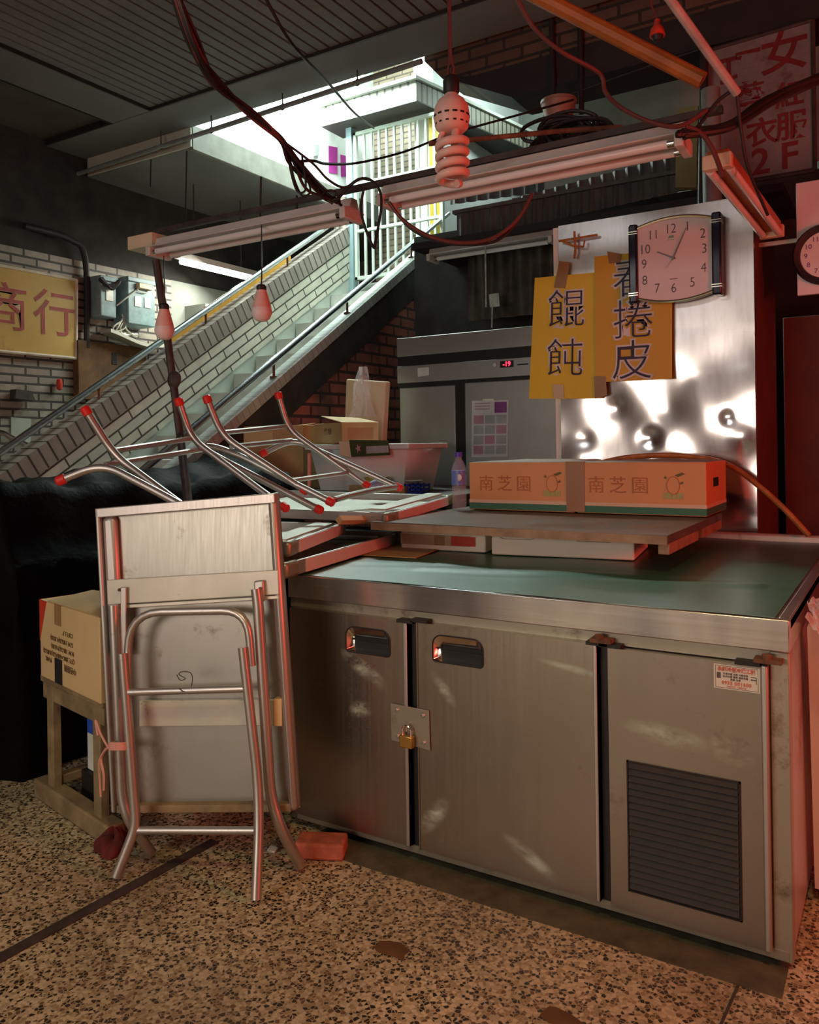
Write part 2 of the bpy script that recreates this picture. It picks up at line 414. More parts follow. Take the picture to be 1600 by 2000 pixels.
# dark strip let into the floor on the left, cement border along the counter, seam at the lower right
a, b = Vector((-1.910, 1.083, 0.000)), Vector((-1.875, 1.849, 0.000)); d = (b - a).normalized(); n = Vector((-d.y, d.x, 0)) * 0.019
struct('trim_1', MB().prism([a - n, b - n, b + n, a + n], (0, 0, 0.003)), 'dark_iron')
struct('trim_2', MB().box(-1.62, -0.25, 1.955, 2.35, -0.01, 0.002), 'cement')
a, b = Vector((-0.340, 1.976, 0.000)), Vector((-0.353, 1.772, 0.000)); d = (b - a).normalized(); n = Vector((-d.y, d.x, 0)) * 0.003
struct('trim_3', MB().prism([a - n, b - n, b + n, a + n], (0, 0, 0.0015)), 'dark_iron')

struct('wall_left', MB().box(-6.2, -6.0, -3.0, 5.45, 0, 2.85), 'left_brick', smooth=0)
struct('wall_left_upper', MB().box(-6.3, -6.03, -3.0, 9, 2.85, 3.9), 'dark_wall', smooth=0)
struct('wall_left_rear', MB().box(-6.2, -6.0, 5.45, 9, 0, 2.85), 'grey_wall', smooth=0)
struct('wall_stairwell', MB().box(-5.1, -4.9, 4.55, 7.4, 3.76, 5.4), 'white_wall', smooth=0)
struct('wall_side', MB().box(-3.95, -3.74, 6.62, 8.6, 0, 5.4), 'white_wall', smooth=0)
struct('wall_back', MB().box(-6.3, 4.0, 8.6, 8.8, 0, 5.4), 'grey_wall', smooth=0)
struct('wall_landing', MB().box(-4.9, -3.95, 7.35, 7.45, 2.82, 5.4), 'tan_brick', smooth=0)
struct('wall_stall', MB().box(-3.45, 2.5, 5.75, 5.85, 0, 2.95), 'dark_wall', smooth=0)
struct('ceiling', MB().box(-8, 4, -3.5, 4.55, 3.80, 3.95), 'ceiling_stained', smooth=0)
struct('wall_aisle', MB().box(-8, 4, -3.6, -3.45, 0, 3.8), 'shutter_grey', smooth=0)
struct('shade_strip_x', MB().box(-4.775, 4, 4.145, 4.157, 3.748, 3.80).box(-8, -5.20, 4.145, 4.157, 3.748, 3.80), 'black_iron', smooth=0)  # black strips put in as shade along the edge of the ceiling recess
struct('shade_strip_y', MB().box(-4.775, -4.763, -3.4, 4.157, 3.748, 3.80).box(-5.212, -5.20, -3.4, 4.157, 3.748, 3.80), 'black_iron', smooth=0)  # black strips standing in for shade beside the long beam
struct('trim_14', MB().box(-6.0, -4.75, 4.535, 4.555, 3.60, 3.752), 'cream_wall', smooth=0)
struct('ceiling_rear', MB().box(-6.2, -4.75, 4.55, 8.6, 3.60, 3.77), 'ceiling_paint', smooth=0)
struct('ceiling_stairwell', MB().box(-5.1, 4, 4.55, 8.8, 5.4, 5.5), 'white_wall', smooth=0)
m = MB()
k = 0; x = -4.76
while x < 3.9:
    m.box(x, x + 0.072, -3.4, 4.145, 3.772, 3.803); x += 0.088
struct('ceiling_panel', m, 'ceiling_paint', smooth=0)
struct('trim_4', MB().box(-8, 4, 4.157, 4.55, 3.75, 3.95), 'ceiling_paint', bev=0.01)
struct('trim_5', MB().box(-5.20, -4.775, -3.4, 4.157, 3.75, 3.95), 'ceiling_paint', bev=0.01)
struct('trim_6', MB().prism([(-2.66, 4.60, 3.75), (-2.53, 4.60, 3.605), (-2.04, 4.60, 3.37), (4, 4.60, 3.37), (4, 4.60, 5.4), (-2.66, 4.60, 5.4)], (0, 0.30, 0)), 'beam_brick', smooth=0)
struct('trim_11', MB().prism([(-2.53, 4.585, 3.61), (-2.04, 4.585, 3.365), (4, 4.585, 3.365), (4, 4.585, 3.56), (-2.30, 4.585, 3.56)], (0, 0.33, 0)), 'black_iron', smooth=0)
struct('wall_upper', MB().box((-2.236, 5.600, 3.620)[0], 4.0, 5.60, 5.63, 2.96, 3.95), 'grey_wall', smooth=0)
struct('floor_landing', MB().box(-4.9, -3.955, 6.53, 7.35, 2.62, 2.81), 'plaster', smooth=0)
struct('trim_7', MB().box(-4.78, -4.745, 4.55, 6.6, 3.58, 3.775), 'fascia_shaded', bev=0.006)
# tiled canopy round the head of the stairs
struct('trim_8', MB().prism([(-4.80, 6.28, 4.33), (-3.72, 6.28, 4.33), (-3.28, 8.45, 4.33), (-3.75, 8.45, 4.33), (-3.75, 6.64, 4.33), (-4.80, 6.64, 4.33)], (0, 0, 0.19)), 'canopy_tile', smooth=0)
struct('trim_9', MB().prism([(-4.84, 6.24, 4.52), (-3.70, 6.24, 4.52), (-3.24, 8.5, 4.52), (-3.75, 8.5, 4.52), (-3.75, 6.64, 4.52), (-4.84, 6.64, 4.52)], (0, 0, 0.03)), 'plaster', smooth=0)
struct('trim_10', MB().box(-4.76, -4.63, 6.42, 6.64, 2.3, 3.72), 'column_tile', smooth=0)

# ------------------------------------------------------------------ stairs
def stz(y, off=0.0): return 2.125 + (y - 5.549) * SL + off
st = thing('staircase', 'straight flight of stairs with white brick parapet rising to a barred gate', 'stairs', (-4.1, 2.07, 0))
m = MB(); prof = []
y = 2.20; z = 0.0
prof.append((y, 0))
for k in range(16):
    z += 0.1656; prof.append((y, z)); y += 0.262; prof.append((y, z))
prof.append((6.40, 2.45)); prof.append((2.6, 0.0))
obj('steps', m.prism([(-4.6, p[0], p[1]) for p in prof], (1.0, 0, 0)), 'tread_stone', st, smooth=0)
def ptop(y): return 1.967 + SL * (y - 4.222)
y0, y1 = 1.6, 6.45
par = obj('parapet', MB().prism([(-4.76, y0, 0), (-4.76, y0, ptop(y0)), (-4.76, y1, ptop(y1)), (-4.76, y1, 2.3), (-4.76, 3.4, 0)], (0.15, 0, 0)), 'plaster', st, smooth=0)
m = MB().prism([(-4.77, y0, ptop(y0) - 0.165), (-4.77, y0, ptop(y0) + 0.005), (-4.77, y1, ptop(y1) + 0.005), (-4.77, y1, ptop(y1) - 0.165)], (0.175, 0, 0))
obj('tile_cap', m, 'cap_brick', par, smooth=0)
m = MB().prism([(-4.612, 2.0, 0.05), (-4.612, 2.0, ptop(2.0) - 0.168), (-4.612, y1, ptop(y1) - 0.168), (-4.612, y1, stz(y1, 0.19)), (-4.612, 2.3, stz(2.3, 0.19))], (0.008, 0, 0))
obj('brick_facing', m, 'stair_brick', par, smooth=0)
def ctop(y): return 2.243 + SL * (y - 5.0)
m = MB().prism([(-3.66, 2.0, ctop(2.0) - 0.085), (-3.66, 2.0, ctop(2.0)), (-3.66, 6.1, ctop(6.1)), (-3.66, 6.1, ctop(6.1) - 0.085)], (0.12, 0, 0))
obj('tiled_curb', m, 'curb_tile', st, bev=0.004, smooth=0)
m = MB().prism([(-3.65, 2.0, ctop(2.0) - 0.33), (-3.65, 2.0, ctop(2.0) - 0.085), (-3.65, 6.2, ctop(6.2) - 0.085), (-3.65, 6.2, ctop(6.2) - 0.33)], (0.10, 0, 0))
obj('stringer', m, 'dark_wall', st, smooth=0)
m = MB().prism([(-3.65, 2.0, 0), (-3.65, 2.0, ctop(2.0) - 0.33), (-3.65, 6.2, ctop(6.2) - 0.33), (-3.65, 6.2, 0)], (0.09, 0, 0))
obj('side_wall', m, 'red_brick', st, smooth=0)
def handrail(label, x, y0, y1, zf, drop, posts, mat='rail_steel'):
    t = thing('handrail', label, 'handrail', (x, y0, zf(y0) - drop))
    obj('rail', MB().tube([(x, y0, zf(y0)), (x, y1, zf(y1))], 0.024, 14), mat, t)
    for yy in posts:
        obj('post', MB().tube([(x, yy, zf(yy) - drop), (x, yy, zf(yy) - 0.012)], 0.009, 8).lathe([(0.028, 0), (0.028, 0.006)], (x, yy, zf(yy) - drop), 12), 'rust_iron', t)
handrail('steel handrail on top of the white brick stair parapet', -4.68, 1.9, 6.40, lambda y: 1.269 + 0.634 * (y - 2.953), 0.12, (2.6, 3.6, 4.6, 5.6))
handrail('steel handrail over the tiled curb, on the near side of the stairs', -3.60, 2.2, 6.62, lambda y: 2.035 + SL * (y - 4.50), 0.112, (3.0, 4.15, 5.0, 5.95))

# gate at the head of the stairs
g = thing('metal_gate', 'pale green barred gate closing the top of the stairs', 'gate', (-4.08, 6.5, 2.82))
obj('gate_post', MB().box(-4.625, -4.56, 6.44, 6.52, 2.30, 4.33), 'gate_post_paint', g)
obj('gate_frame', MB().box(-4.555, -4.52, 6.46, 6.50, 2.84, 4.28).box(-3.60, -3.565, 6.46, 6.50, 2.84, 4.28).box(-4.555, -3.565, 6.46, 6.50, 4.245, 4.28).box(-4.555, -3.565, 6.46, 6.50, 2.84, 2.875)
    .box(-4.52, -3.60, 6.465, 6.495, 3.30, 3.33).box(-4.52, -3.60, 6.465, 6.495, 3.76, 3.79), 'gate_paint', g, bev=0.004)
for k in range(10):
    x = -4.435 + k * 0.0865
    obj('gate_bar', MB().box(x - 0.011, x + 0.011, 6.47, 6.49, 2.875, 4.245), 'gate_paint', g)
obj('yellow_panel', MB().box(-3.74, -3.63, 6.53, 6.55, 2.9, 4.3), 'yellow_paint', g, label='yellow strip behind the right-hand gate bars')
o = obj('notice', MB().slab([(-4.895, 6.521, 4.239), (-4.895, 6.514, 3.970), (-4.895, 6.661, 3.995), (-4.895, 6.668, 4.268)][::-1], 0.003), 'pink_paper'); tag(o, 'upper of two pink notices on the white stairwell wall', 'notice', 'pink notices by the gate')
o = obj('notice', MB().slab([(-4.895, 6.719, 4.210), (-4.895, 6.722, 3.986), (-4.895, 6.875, 4.028), (-4.895, 6.871, 4.234)][::-1], 0.003), 'pink_paper'); tag(o, 'lower of two pink notices, nearest the gate post', 'notice', 'pink notices by the gate')
o = obj('switch_plate', MB().slab([(-4.895, 6.273, 4.173), (-4.895, 6.270, 4.062), (-4.895, 6.335, 4.082), (-4.895, 6.338, 4.193)][::-1], 0.02), 'grey_plastic'); tag(o, 'small grey switch box on the white stairwell wall', 'switch')
t = thing('intercom', 'grey intercom box on the white wall under the tiled canopy', 'intercom', (-3.74, (-3.680, 7.974, 4.434)[1], (-3.680, 7.971, 4.340)[2]))
iy, iz = (-3.680, 7.974, 4.434)[1], (-3.680, 7.974, 4.434)[2]
obj('housing', MB().box(-3.74, -3.66, iy - 0.13, iy + 0.13, iz - 0.10, iz + 0.10), 'grey_plastic', t, bev=0.01)
obj('button', MB().box(-3.73, -3.67, iy - 0.135, iy - 0.129, iz - 0.05, iz + 0.05), 'lamp_white', t)
t = thing('stairwell_tube_lamp', 'bright white tube lamp under the ceiling edge above the stairs', 'lamp', (-4.3, 6.1, 4.5))
obj('tube', MB().tube([(-4.36, 6.10, 4.56), (-3.95, 5.95, 4.60)], 0.022, 10), 'tube_on_cool', t)
obj('fitting', MB().obox((-4.155, 6.03, 4.62), (0.5, 0.06, 0.05), Matrix.Rotation(-0.35, 3, 'Z')), 'lamp_white', t)
obj('hanger_rod', MB().tube([(-4.155, 6.03, 4.64), (-4.155, 6.03, 5.41)], 0.008, 6), 'lamp_white', t)
# pipe under the ceiling edge
t = thing('conduit_pipe', 'long thin pipe slung under the ceiling edge in front of the stairwell', 'pipe', (-4.6, 4.5, 3.6))
obj('pipe', MB().tube([(-6.1, 4.46, 3.60), (-2.60, 4.46, 3.68)], 0.018, 10), 'grey_plastic', t)
for x in (-5.0, -4.45, -3.75, -3.1):
    zz = 3.60 + (x + 6.1) / 3.5 * 0.08
    obj('pipe_hook', MB().tube([(x, 4.46, zz + 0.02), (x, 4.46, 3.752)], 0.005, 6).tube([(x + 0.022 * math.cos(q * 0.5), 4.46, zz + 0.022 * math.sin(q * 0.5)) for q in range(13)], 0.004, 6), 'dark_iron', t)

# ------------------------------------------------------------------ materials of the objects
steel('door_steel', (0.43, 0.38, 0.31), 0.33, 'Z', dirt=0.60, dirtc=(0.16, 0.12, 0.075), metal=1.0, stains=[(-0.46, 0.565, -0.5, 0.085, 0.030), (-0.40, 0.535, -0.7, 0.05, 0.025), (-0.455, 0.43, 0.2, 0.05, 0.03), (-0.163, 0.535, -0.85, 0.07, 0.020), (0.23, 0.645, -0.12, 0.11, 0.012), (0.47, 0.512, -0.10, 0.13, 0.030), (0.62, 0.500, -0.2, 0.06, 0.035), (0.10, 0.115, -0.5, 0.10, 0.025), (-0.20, 0.16, 0.9, 0.08, 0.03)])
steel('rim_steel', (0.80, 0.79, 0.77), 0.22, 'X', dirt=0.74, dirtc=(0.20, 0.17, 0.12), metal=0.85, refl_bands=True)
steel('side_steel', (0.60, 0.55, 0.53), 0.42, 'Z', dirt=0.55, dirtc=(0.22, 0.15, 0.12), metal=0.75)
steel('grimy_steel', (0.44, 0.41, 0.32), 0.42, 'Z', dirt=0.56, dirtc=(0.13, 0.10, 0.055), metal=0.65, dirt_scale=9)
steel('table_sheet', (0.47, 0.46, 0.41), 0.40, 'Z', dirt=0.57, dirtc=(0.17, 0.13, 0.07), metal=1.0)
steel('table_rim', (0.60, 0.57, 0.54), 0.40, 'Z', dirt=0.66, dirtc=(0.22, 0.19, 0.14), metal=0.8)
plain('bracket_plate', (0.58, 0.58, 0.50), 0.4, 0.3, var=0.12, dirt=((0.20, 0.12, 0.05), 12, 0.62))
steel('tube_steel', (0.60, 0.57, 0.53), 0.36, 'Z', dirt=0.62, dirtc=(0.14, 0.10, 0.07), metal=0.85, dirt_scale=20)
plain('red_cap', (0.75, 0.030, 0.020), 0.42, var=0.1)
plain('chrome', (0.80, 0.78, 0.76), 0.10, 1.0, var=0.03)
plain('black_recess', (0.012, 0.011, 0.011), 0.6)
plain('black_grille', (0.020, 0.014, 0.010), 0.60, var=0.3, vs=30)
plain('green_cloth', (0.012, 0.115, 0.060), 0.38, var=0.12, vs=3, bmp=0.05, bs=5, ior=2.6)
plain('foam', (0.95, 0.87, 0.73), 0.8, var=0.05, bmp=0.1, bs=120)
plain('foam_tape', (0.55, 0.36, 0.22), 0.5)
plain('plywood', (0.115, 0.085, 0.060), 0.36, var=0.30, vs=7, dirt=((0.07, 0.05, 0.035), 4, 0.55))
plain('plywood_edge', (0.33, 0.23, 0.15), 0.75, var=0.3, vs=12)
plain('carton_orange', (0.76, 0.39, 0.155), 0.6, var=0.07, vs=3)
plain('carton_cream', (0.78, 0.62, 0.42), 0.6, var=0.05)
plain('carton_green', (0.055, 0.22, 0.13), 0.6, var=0.08)
plain('carton_red_ink', (0.50, 0.17, 0.06), 0.6)
plain('carton_mark_green', (0.42, 0.45, 0.16), 0.6)
plain('carton_mark_dark', (0.16, 0.14, 0.05), 0.6)
plain('carton_grey_top', (0.42, 0.36, 0.29), 0.65, var=0.12)
plain('kraft', (0.50, 0.33, 0.15), 0.75, var=0.10, vs=5)
plain('kraft_light', (0.66, 0.48, 0.24), 0.75, var=0.07, vs=5)
plain('kraft_tape', (0.36, 0.20, 0.08), 0.35, var=0.1)
plain('ink_brown', (0.16, 0.085, 0.03), 0.7)
plain('ink_black', (0.02, 0.018, 0.02), 0.6)
plain('red_print', (0.60, 0.045, 0.02), 0.55, var=0.1)
plain('bottle_plastic', (0.75, 0.78, 0.82), 0.08, ior=1.5, var=0.0, alpha=0.22)
plain('bottle_water', (0.95, 0.97, 1.0), 0.0, trans=1.0, ior=1.33, var=0.0)
plain('bottle_label', (0.16, 0.24, 0.62), 0.35, var=0.2, vs=40)
plain('bottle_cap', (0.10, 0.06, 0.55), 0.4)
plain('wood_old', (0.26, 0.19, 0.10), 0.8, var=0.35, vs=10, bmp=0.2)
plain('milk_white', (0.78, 0.84, 0.74), 0.5)
plain('milk_blue', (0.03, 0.10, 0.55), 0.5)
plain('pink_string', (0.70, 0.36, 0.30), 0.6, var=0.1)
plain('red_rag', (0.10, 0.014, 0.012), 0.9, var=0.3)
plain('brick_red', (0.42, 0.12, 0.07), 0.85, var=0.3, vs=25, bmp=0.3)
plain('brass', (0.62, 0.36, 0.10), 0.34, 0.9, var=0.12)
plain('sticker_white', (0.78, 0.68, 0.58), 0.5, var=0.04)
plain('sticker_red', (0.66, 0.15, 0.10), 0.5)
plain('sticker_dark', (0.12, 0.08, 0.09), 0.5)
plain('board_edge', (0.78, 0.70, 0.68), 0.55, var=0.06)
plain('white_wash', (0.46, 0.49, 0.42), 0.75, var=0.35, vs=18)

# ------------------------------------------------------------------ refrigerated counter
CX0, CX1, CY0, CY1 = -1.735, -0.235, 2.075, 3.62
ct = thing('refrigerated_counter', 'long stainless steel counter fridge with two doors and a black vent grille', 'counter', (-0.985, 2.85, 0))
m = MB().box(CX0 + 0.01, CX1 - 0.02, CY0 + 0.012, CY1, 0.045, 0.80)
obj('carcass', m, 'side_steel', ct)
obj('side_panel', MB().box(CX1 - 0.02, CX1 - 0.004, CY0 + 0.002, CY1, 0.035, 0.745), 'side_steel', ct, bev=0.003)
obj('corner_post', MB().box(-0.280, CX1 - 0.002, CY0 - 0.012, CY0 + 0.03, 0.02, 0.745), 'grimy_steel', ct, bev=0.003)
# worktop: front lip, right-hand strip, back lip
m = MB()
m.box(CX0, CX1, CY0 - 0.022, CY0 + 0.004, 0.747, 0.823)
m.box(CX0, CX1, CY0 + 0.004, CY1, 0.795, 0.8215)
m.box(CX1 - 0.026, CX1, CY0 + 0.004, CY1, 0.747, 0.823)
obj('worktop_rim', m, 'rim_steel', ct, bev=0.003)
obj('back_lip', MB().box(CX0, CX1 + 0.5, CY1 - 0.025, CY1 + 0.02, 0.78, 0.852), 'bracket_plate', ct, bev=0.008)
obj('under_rail', MB().box(CX0, CX1 - 0.003, CY0 - 0.008, CY0 + 0.02, 0.715, 0.749), 'grimy_steel', ct)
obj('base_rail', MB().box(CX0 + 0.02, CX1 - 0.012, CY0 - 0.014, CY0 + 0.03, 0.024, 0.046), 'grimy_steel', ct)
for x, y in ((CX0 + 0.06, CY0 + 0.07), (CX1 - 0.06, CY0 + 0.05), (CX0 + 0.06, CY1 - 0.08), (CX1 - 0.06, CY1 - 0.08)):
    obj('foot', MB().lathe([(0.022, 0), (0.022, 0.02), (0.014, 0.03), (0.014, 0.05)], (x, y, 0), 12), 'black_iron', ct)
DY = CY0 - 0.034
def door(x0, x1, hx0, hx1, hz0, hz1, mat='door_steel'):
    m = MB(); y0, y1 = DY, CY0 - 0.004
    z0, z1 = 0.050, 0.718
    m.box(x0, hx0, y0, y1, z0, z1).box(hx1, x1, y0, y1, z0, z1).box(hx0, hx1, y0, y1, z0, hz0).box(hx0, hx1, y0, y1, hz1, z1)
    # folded side edges
    m.box(x0 - 0.0, x0 + 0.004, y0 - 0.003, y1, z0, z1).box(x1 - 0.004, x1, y0 - 0.003, y1, z0, z1)
    d = obj('door', m, mat, ct, smooth=30)
    def outline(ax0, ax1, az0, az1, y, rt, rb, n=7):
        p = []
        for cx, cz, r, a0 in ((ax1 - rt, az1 - rt, rt, 0), (ax0 + rt, az1 - rt, rt, 90), (ax0 + rb, az0 + rb, rb, 180), (ax1 - rb, az0 + rb, rb, 270)):
            for k in range(n + 1):
                a = math.radians(a0 + 90 * k / n); p.append((cx + r * math.cos(a), y, cz + r * math.sin(a)))
        return p
    # corner fillers so the opening has round corners
    out = outline(hx0, hx1, hz0, hz1, y0 - 0.001, 0.030, 0.010)
    cm = MB(); nn = 8
    for q, (cx, cz) in enumerate(((hx1, hz1), (hx0, hz1), (hx0, hz0), (hx1, hz0))):
        seg = out[q * nn:(q + 1) * nn]
        cm.prism([(cx, y0, cz)] + [(a_, y0, c_) for a_, b_, c_ in seg], (0, 0.012, 0))
    obj('handle_surround', cm, mat, d)
    mid = outline(hx0 + 0.010, hx1 - 0.010, hz0 + 0.004, hz1 - 0.030, y0 + 0.016, 0.016, 0.008)
    bk = outline(hx0 + 0.016, hx1 - 0.016, hz0 + 0.008, hz1 - 0.036, y0 + 0.027, 0.012, 0.006)
    N = len(out); lm = MB()
    for A, B in ((out, mid), (mid, bk)):
        lm.add(A + B, [(i, (i + 1) % N, N + (i + 1) % N, N + i) for i in range(N)])
    obj('handle', lm, 'chrome', d, smooth=60, label='chrome hood of the recessed handle')
    obj('handle_recess', MB().add(bk + mid, [tuple(range(N))]).prism([(p[0], y0 + 0.024, p[2]) for p in outline(hx0 + 0.012, hx1 - 0.012, hz0 + 0.006, hz0 + 0.030, 0, 0.01, 0.006)], (0, 0.003, 0)), 'black_recess', d)
    obj('bezel', MB().tube([(a_, b_ - 0.0005, c_) for a_, b_, c_ in out], 0.0022, 6, closed=True), 'black_rubber', d)
    return d
d1 = door(-1.715, -1.268, -1.492, -1.330, 0.604, 0.682)
d2 = door(-1.236, -0.690, -1.181, -1.019, 0.612, 0.690)
obj('door_edge', MB().box(-1.280, -1.268, DY - 0.005, DY + 0.004, 0.05, 0.718), 'table_rim', d1, bev=0.002)
obj('door_edge', MB().box(-0.700, -0.690, DY - 0.005, DY + 0.004, 0.05, 0.718), 'table_rim', d2, bev=0.002)
mp = obj('machine_panel', MB().box(-0.662, -0.294, DY, CY0 - 0.002, 0.046, 0.712), 'door_steel', ct, smooth=30, label='fixed panel with a vent grille and a sticker')
obj('panel_edge', MB().box(-0.296, -0.281, DY - 0.006, DY + 0.02, 0.046, 0.716), 'table_rim', ct, bev=0.004)
obj('gasket', MB().box(-1.266, -1.238, CY0 - 0.012, CY0 + 0.004, 0.05, 0.716), 'black_rubber', ct)
obj('gasket', MB().box(-0.688, -0.664, CY0 - 0.012, CY0 + 0.004, 0.05, 0.716), 'black_rubber', ct)
# grille of punched louvres
gm = MB().box(-0.616, -0.344, DY - 0.004, DY + 0.001, 0.100, 0.104).box(-0.616, -0.344, DY - 0.004, DY + 0.001, 0.428, 0.432).box(-0.616, -0.612, DY - 0.004, DY + 0.001, 0.1, 0.432).box(-0.348, -0.344, DY - 0.004, DY + 0.001, 0.1, 0.432)
gr = obj('vent_grille', gm, 'black_grille', mp)
obj('vent_back', MB().box(-0.613, -0.347, DY - 0.0015, DY - 0.0003, 0.103, 0.429), 'black_recess', gr)
lv = MB()
for k in range(19):
    z = 0.110 + k * 0.0170
    for q in range(1):
        x = -0.611
        lv.hexa([(x + 0.001, DY - 0.002, z), (x + 0.261, DY - 0.002, z), (x + 0.261, DY - 0.001, z + 0.012), (x + 0.001, DY - 0.001, z + 0.012),
                 (x + 0.001, DY - 0.0085, z), (x + 0.261, DY - 0.0085, z), (x + 0.261, DY - 0.0022, z + 0.013), (x + 0.001, DY - 0.0022, z + 0.013)])
obj('louvres', lv, 'black_grille', gr, smooth=0)
# hinges and latch stubs
for x, z in ((-1.275, 0.716), (-1.225, 0.722), (-0.69, 0.718), (-0.655, 0.716), (-0.325, 0.714)):
    obj('hinge_tab', MB().box(x - 0.028, x + 0.028, DY - 0.006, CY0, z - 0.003, z + 0.006), 'black_iron', ct)
obj('hinge', MB().lathe([(0.011, 0), (0.011, 0.02)], (-0.683, DY - 0.002, 0.724), 12).box(-0.705, -0.65, DY - 0.012, CY0 - 0.01, 0.724, 0.734), 'rust_iron', ct)
obj('hinge', MB().lathe([(0.011, 0), (0.011, 0.02)], (-0.282, DY - 0.002, 0.722), 12).box(-0.31, -0.25, DY - 0.012, CY0 - 0.01, 0.722, 0.732), 'rust_iron', ct)
# hasp plate with four rivets
hp = obj('hasp_plate', MB().slab([(-1.327, DY - 0.006, 0.357), (-1.192, DY - 0.006, 0.350), (-1.195, DY - 0.006, 0.466), (-1.328, DY - 0.006, 0.468)], 0.004), 'grimy_steel', d1, bev=0.001)
for x, z in ((-1.305, 0.452), (-1.215, 0.450), (-1.303, 0.375), (-1.213, 0.371)):
    obj('rivet', MB().lathe([(0.0075, 0), (0.006, 0.003), (0.0, 0.004)], (x, DY - 0.006, z), 10, Matrix.Rotation(math.pi / 2, 3, 'X')), 'tube_steel', hp)
obj('staple', MB().tube([(-1.262, DY - 0.006, 0.418), (-1.262, DY - 0.022, 0.415), (-1.262, DY - 0.024, 0.402), (-1.262, DY - 0.006, 0.398)], 0.003, 8), 'chrome', hp)
# sticker of the refrigeration workshop
sk = obj('service_sticker', MB().box(-0.401, -0.298, DY - 0.0012, DY, 0.648, 0.706), 'sticker_white', mp, label='white sticker printed in red')
sb = MB()
for x0, x1, z0, z1 in ((-0.397, -0.302, 0.7025, 0.7035), (-0.397, -0.302, 0.6505, 0.6515), (-0.3975, -0.3965, 0.651, 0.703), (-0.3025, -0.3015, 0.651, 0.703)): sb.box(x0, x1, DY - 0.0016, DY - 0.001, z0, z1)
sb.box(-0.394, -0.385, DY - 0.0017, DY - 0.001, 0.673, 0.687).box(-0.318, -0.306, DY - 0.0017, DY - 0.001, 0.683, 0.6845).box(-0.318, -0.306, DY - 0.0017, DY - 0.001, 0.676, 0.679).box(-0.3065, -0.305, DY - 0.0017, DY - 0.001, 0.668, 0.6845)
obj('printed_frame', sb, 'sticker_dark', sk)
XR, ZU = (1, 0, 0), (0, 0, 1)
writing('lettering', '永隆冷氣冷凍工程', (-0.350, DY - 0.0012, 0.6955), XR, ZU, 0.0105, 'sticker_red', sk, bold=0.0004)
writing('lettering', '冷凍冷藏 冰箱 冷氣安裝', (-0.352, DY - 0.0012, 0.685), XR, ZU, 0.0054, 'sticker_dark', sk)
writing('lettering', '各式冰櫃 專業 維修保養', (-0.352, DY - 0.0012, 0.6785), XR, ZU, 0.0054, 'sticker_dark', sk)
writing('lettering', '買賣 估價', (-0.352, DY - 0.0012, 0.672), XR, ZU, 0.0054, 'sticker_dark', sk)
writing('lettering', '0935 001600', (-0.350, DY - 0.0012, 0.6635), XR, ZU, 0.0110, 'sticker_red', sk, bold=0.0003, space=1.15)
writing('lettering', '24601217 · 24602126', (-0.350, DY - 0.0012, 0.6555), XR, ZU, 0.0050, 'sticker_red', sk)
# faded marker notes on the left door
random.seed(3)
for (cx, cz, wd) in ((-1.44, 0.572, 0.12), (-1.47, 0.520, 0.09), (-1.46, 0.482, 0.08), (-1.435, 0.446, 0.05), (-1.45, 0.408, 0.11), (-1.44, 0.372, 0.11), (-1.44, 0.332, 0.12), (-1.615, 0.49, 0.06)):
    n = int(wd / 0.021); hm = MB()
    for k in range(n):
        x = cx - wd / 2 + (k + 0.5) * wd / n
        for q in range(4):
            a = random.choice((0.1, 1.5, 0.8, -0.7)) + random.uniform(-0.2, 0.2); l = random.uniform(0.003, 0.008)
            px_, pz_ = x + random.uniform(-0.006, 0.006), cz + random.uniform(-0.009, 0.009)
            dx_, dz_ = math.cos(a) * l, math.sin(a) * l; nx_, nz_ = -math.sin(a) * 0.0007, math.cos(a) * 0.0007
            hm.prism([(px_ - dx_ - nx_, DY - 0.0001, pz_ - dz_ - nz_), (px_ + dx_ - nx_, DY - 0.0001, pz_ + dz_ - nz_), (px_ + dx_ + nx_, DY - 0.0001, pz_ + dz_ + nz_), (px_ - dx_ + nx_, DY - 0.0001, pz_ - dz_ + nz_)], (0, -0.0003, 0))
    obj('faded_handwriting', hm, 'sticker_dark', d1, smooth=0)
# padlock
pl = thing('padlock', 'small brass padlock hanging on the hasp between the fridge doors', 'padlock', (-1.262, DY - 0.02, 0.352))
obj('body', MB().box(-1.284, -1.240, DY - 0.030, DY - 0.012, 0.352, 0.388), 'brass', pl, bev=0.003)
obj('shackle', MB().tube([(-1.276, DY - 0.021, 0.385)] + [(-1.262 + 0.014 * math.cos(math.pi - math.pi * k / 12), DY - 0.021, 0.402 + 0.014 * math.sin(math.pi * k / 12)) for k in range(13)] + [(-1.248, DY - 0.021, 0.385)], 0.0036, 10), 'chrome', pl)
# green cover
random.seed(5)
def cloth(u, v):
    x = CX0 + 0.004 + u * (CX1 - 0.032 - CX0 - 0.004); y = CY0 - 0.016 + v * (CY1 - 0.03 - CY0 + 0.016)
    z = 0.8245
    a = 0.9 * math.sin(3.1 * x + 1.2) + y * 9.0
    w_ = max(0.0, 1 - abs((y - 2.42 - 0.10 * (x + 0.9)) / 0.16)) * (1 if -1.4 < x < -0.35 else 0.3)
    z += 0.0035 * w_ * (1 + math.sin(42 * (y - 0.30 * x)))
    z += 0.0012 * (1 + math.sin(13 * x + 3 * y))
    return (x, y, z)
o = obj('tarpaulin', MB().grid(cloth, 120, 90, (0, 0, -0.0016)), 'green_cloth', None, smooth=80); tag(o, 'glossy green plastic sheet covering the steel counter top', 'cover')

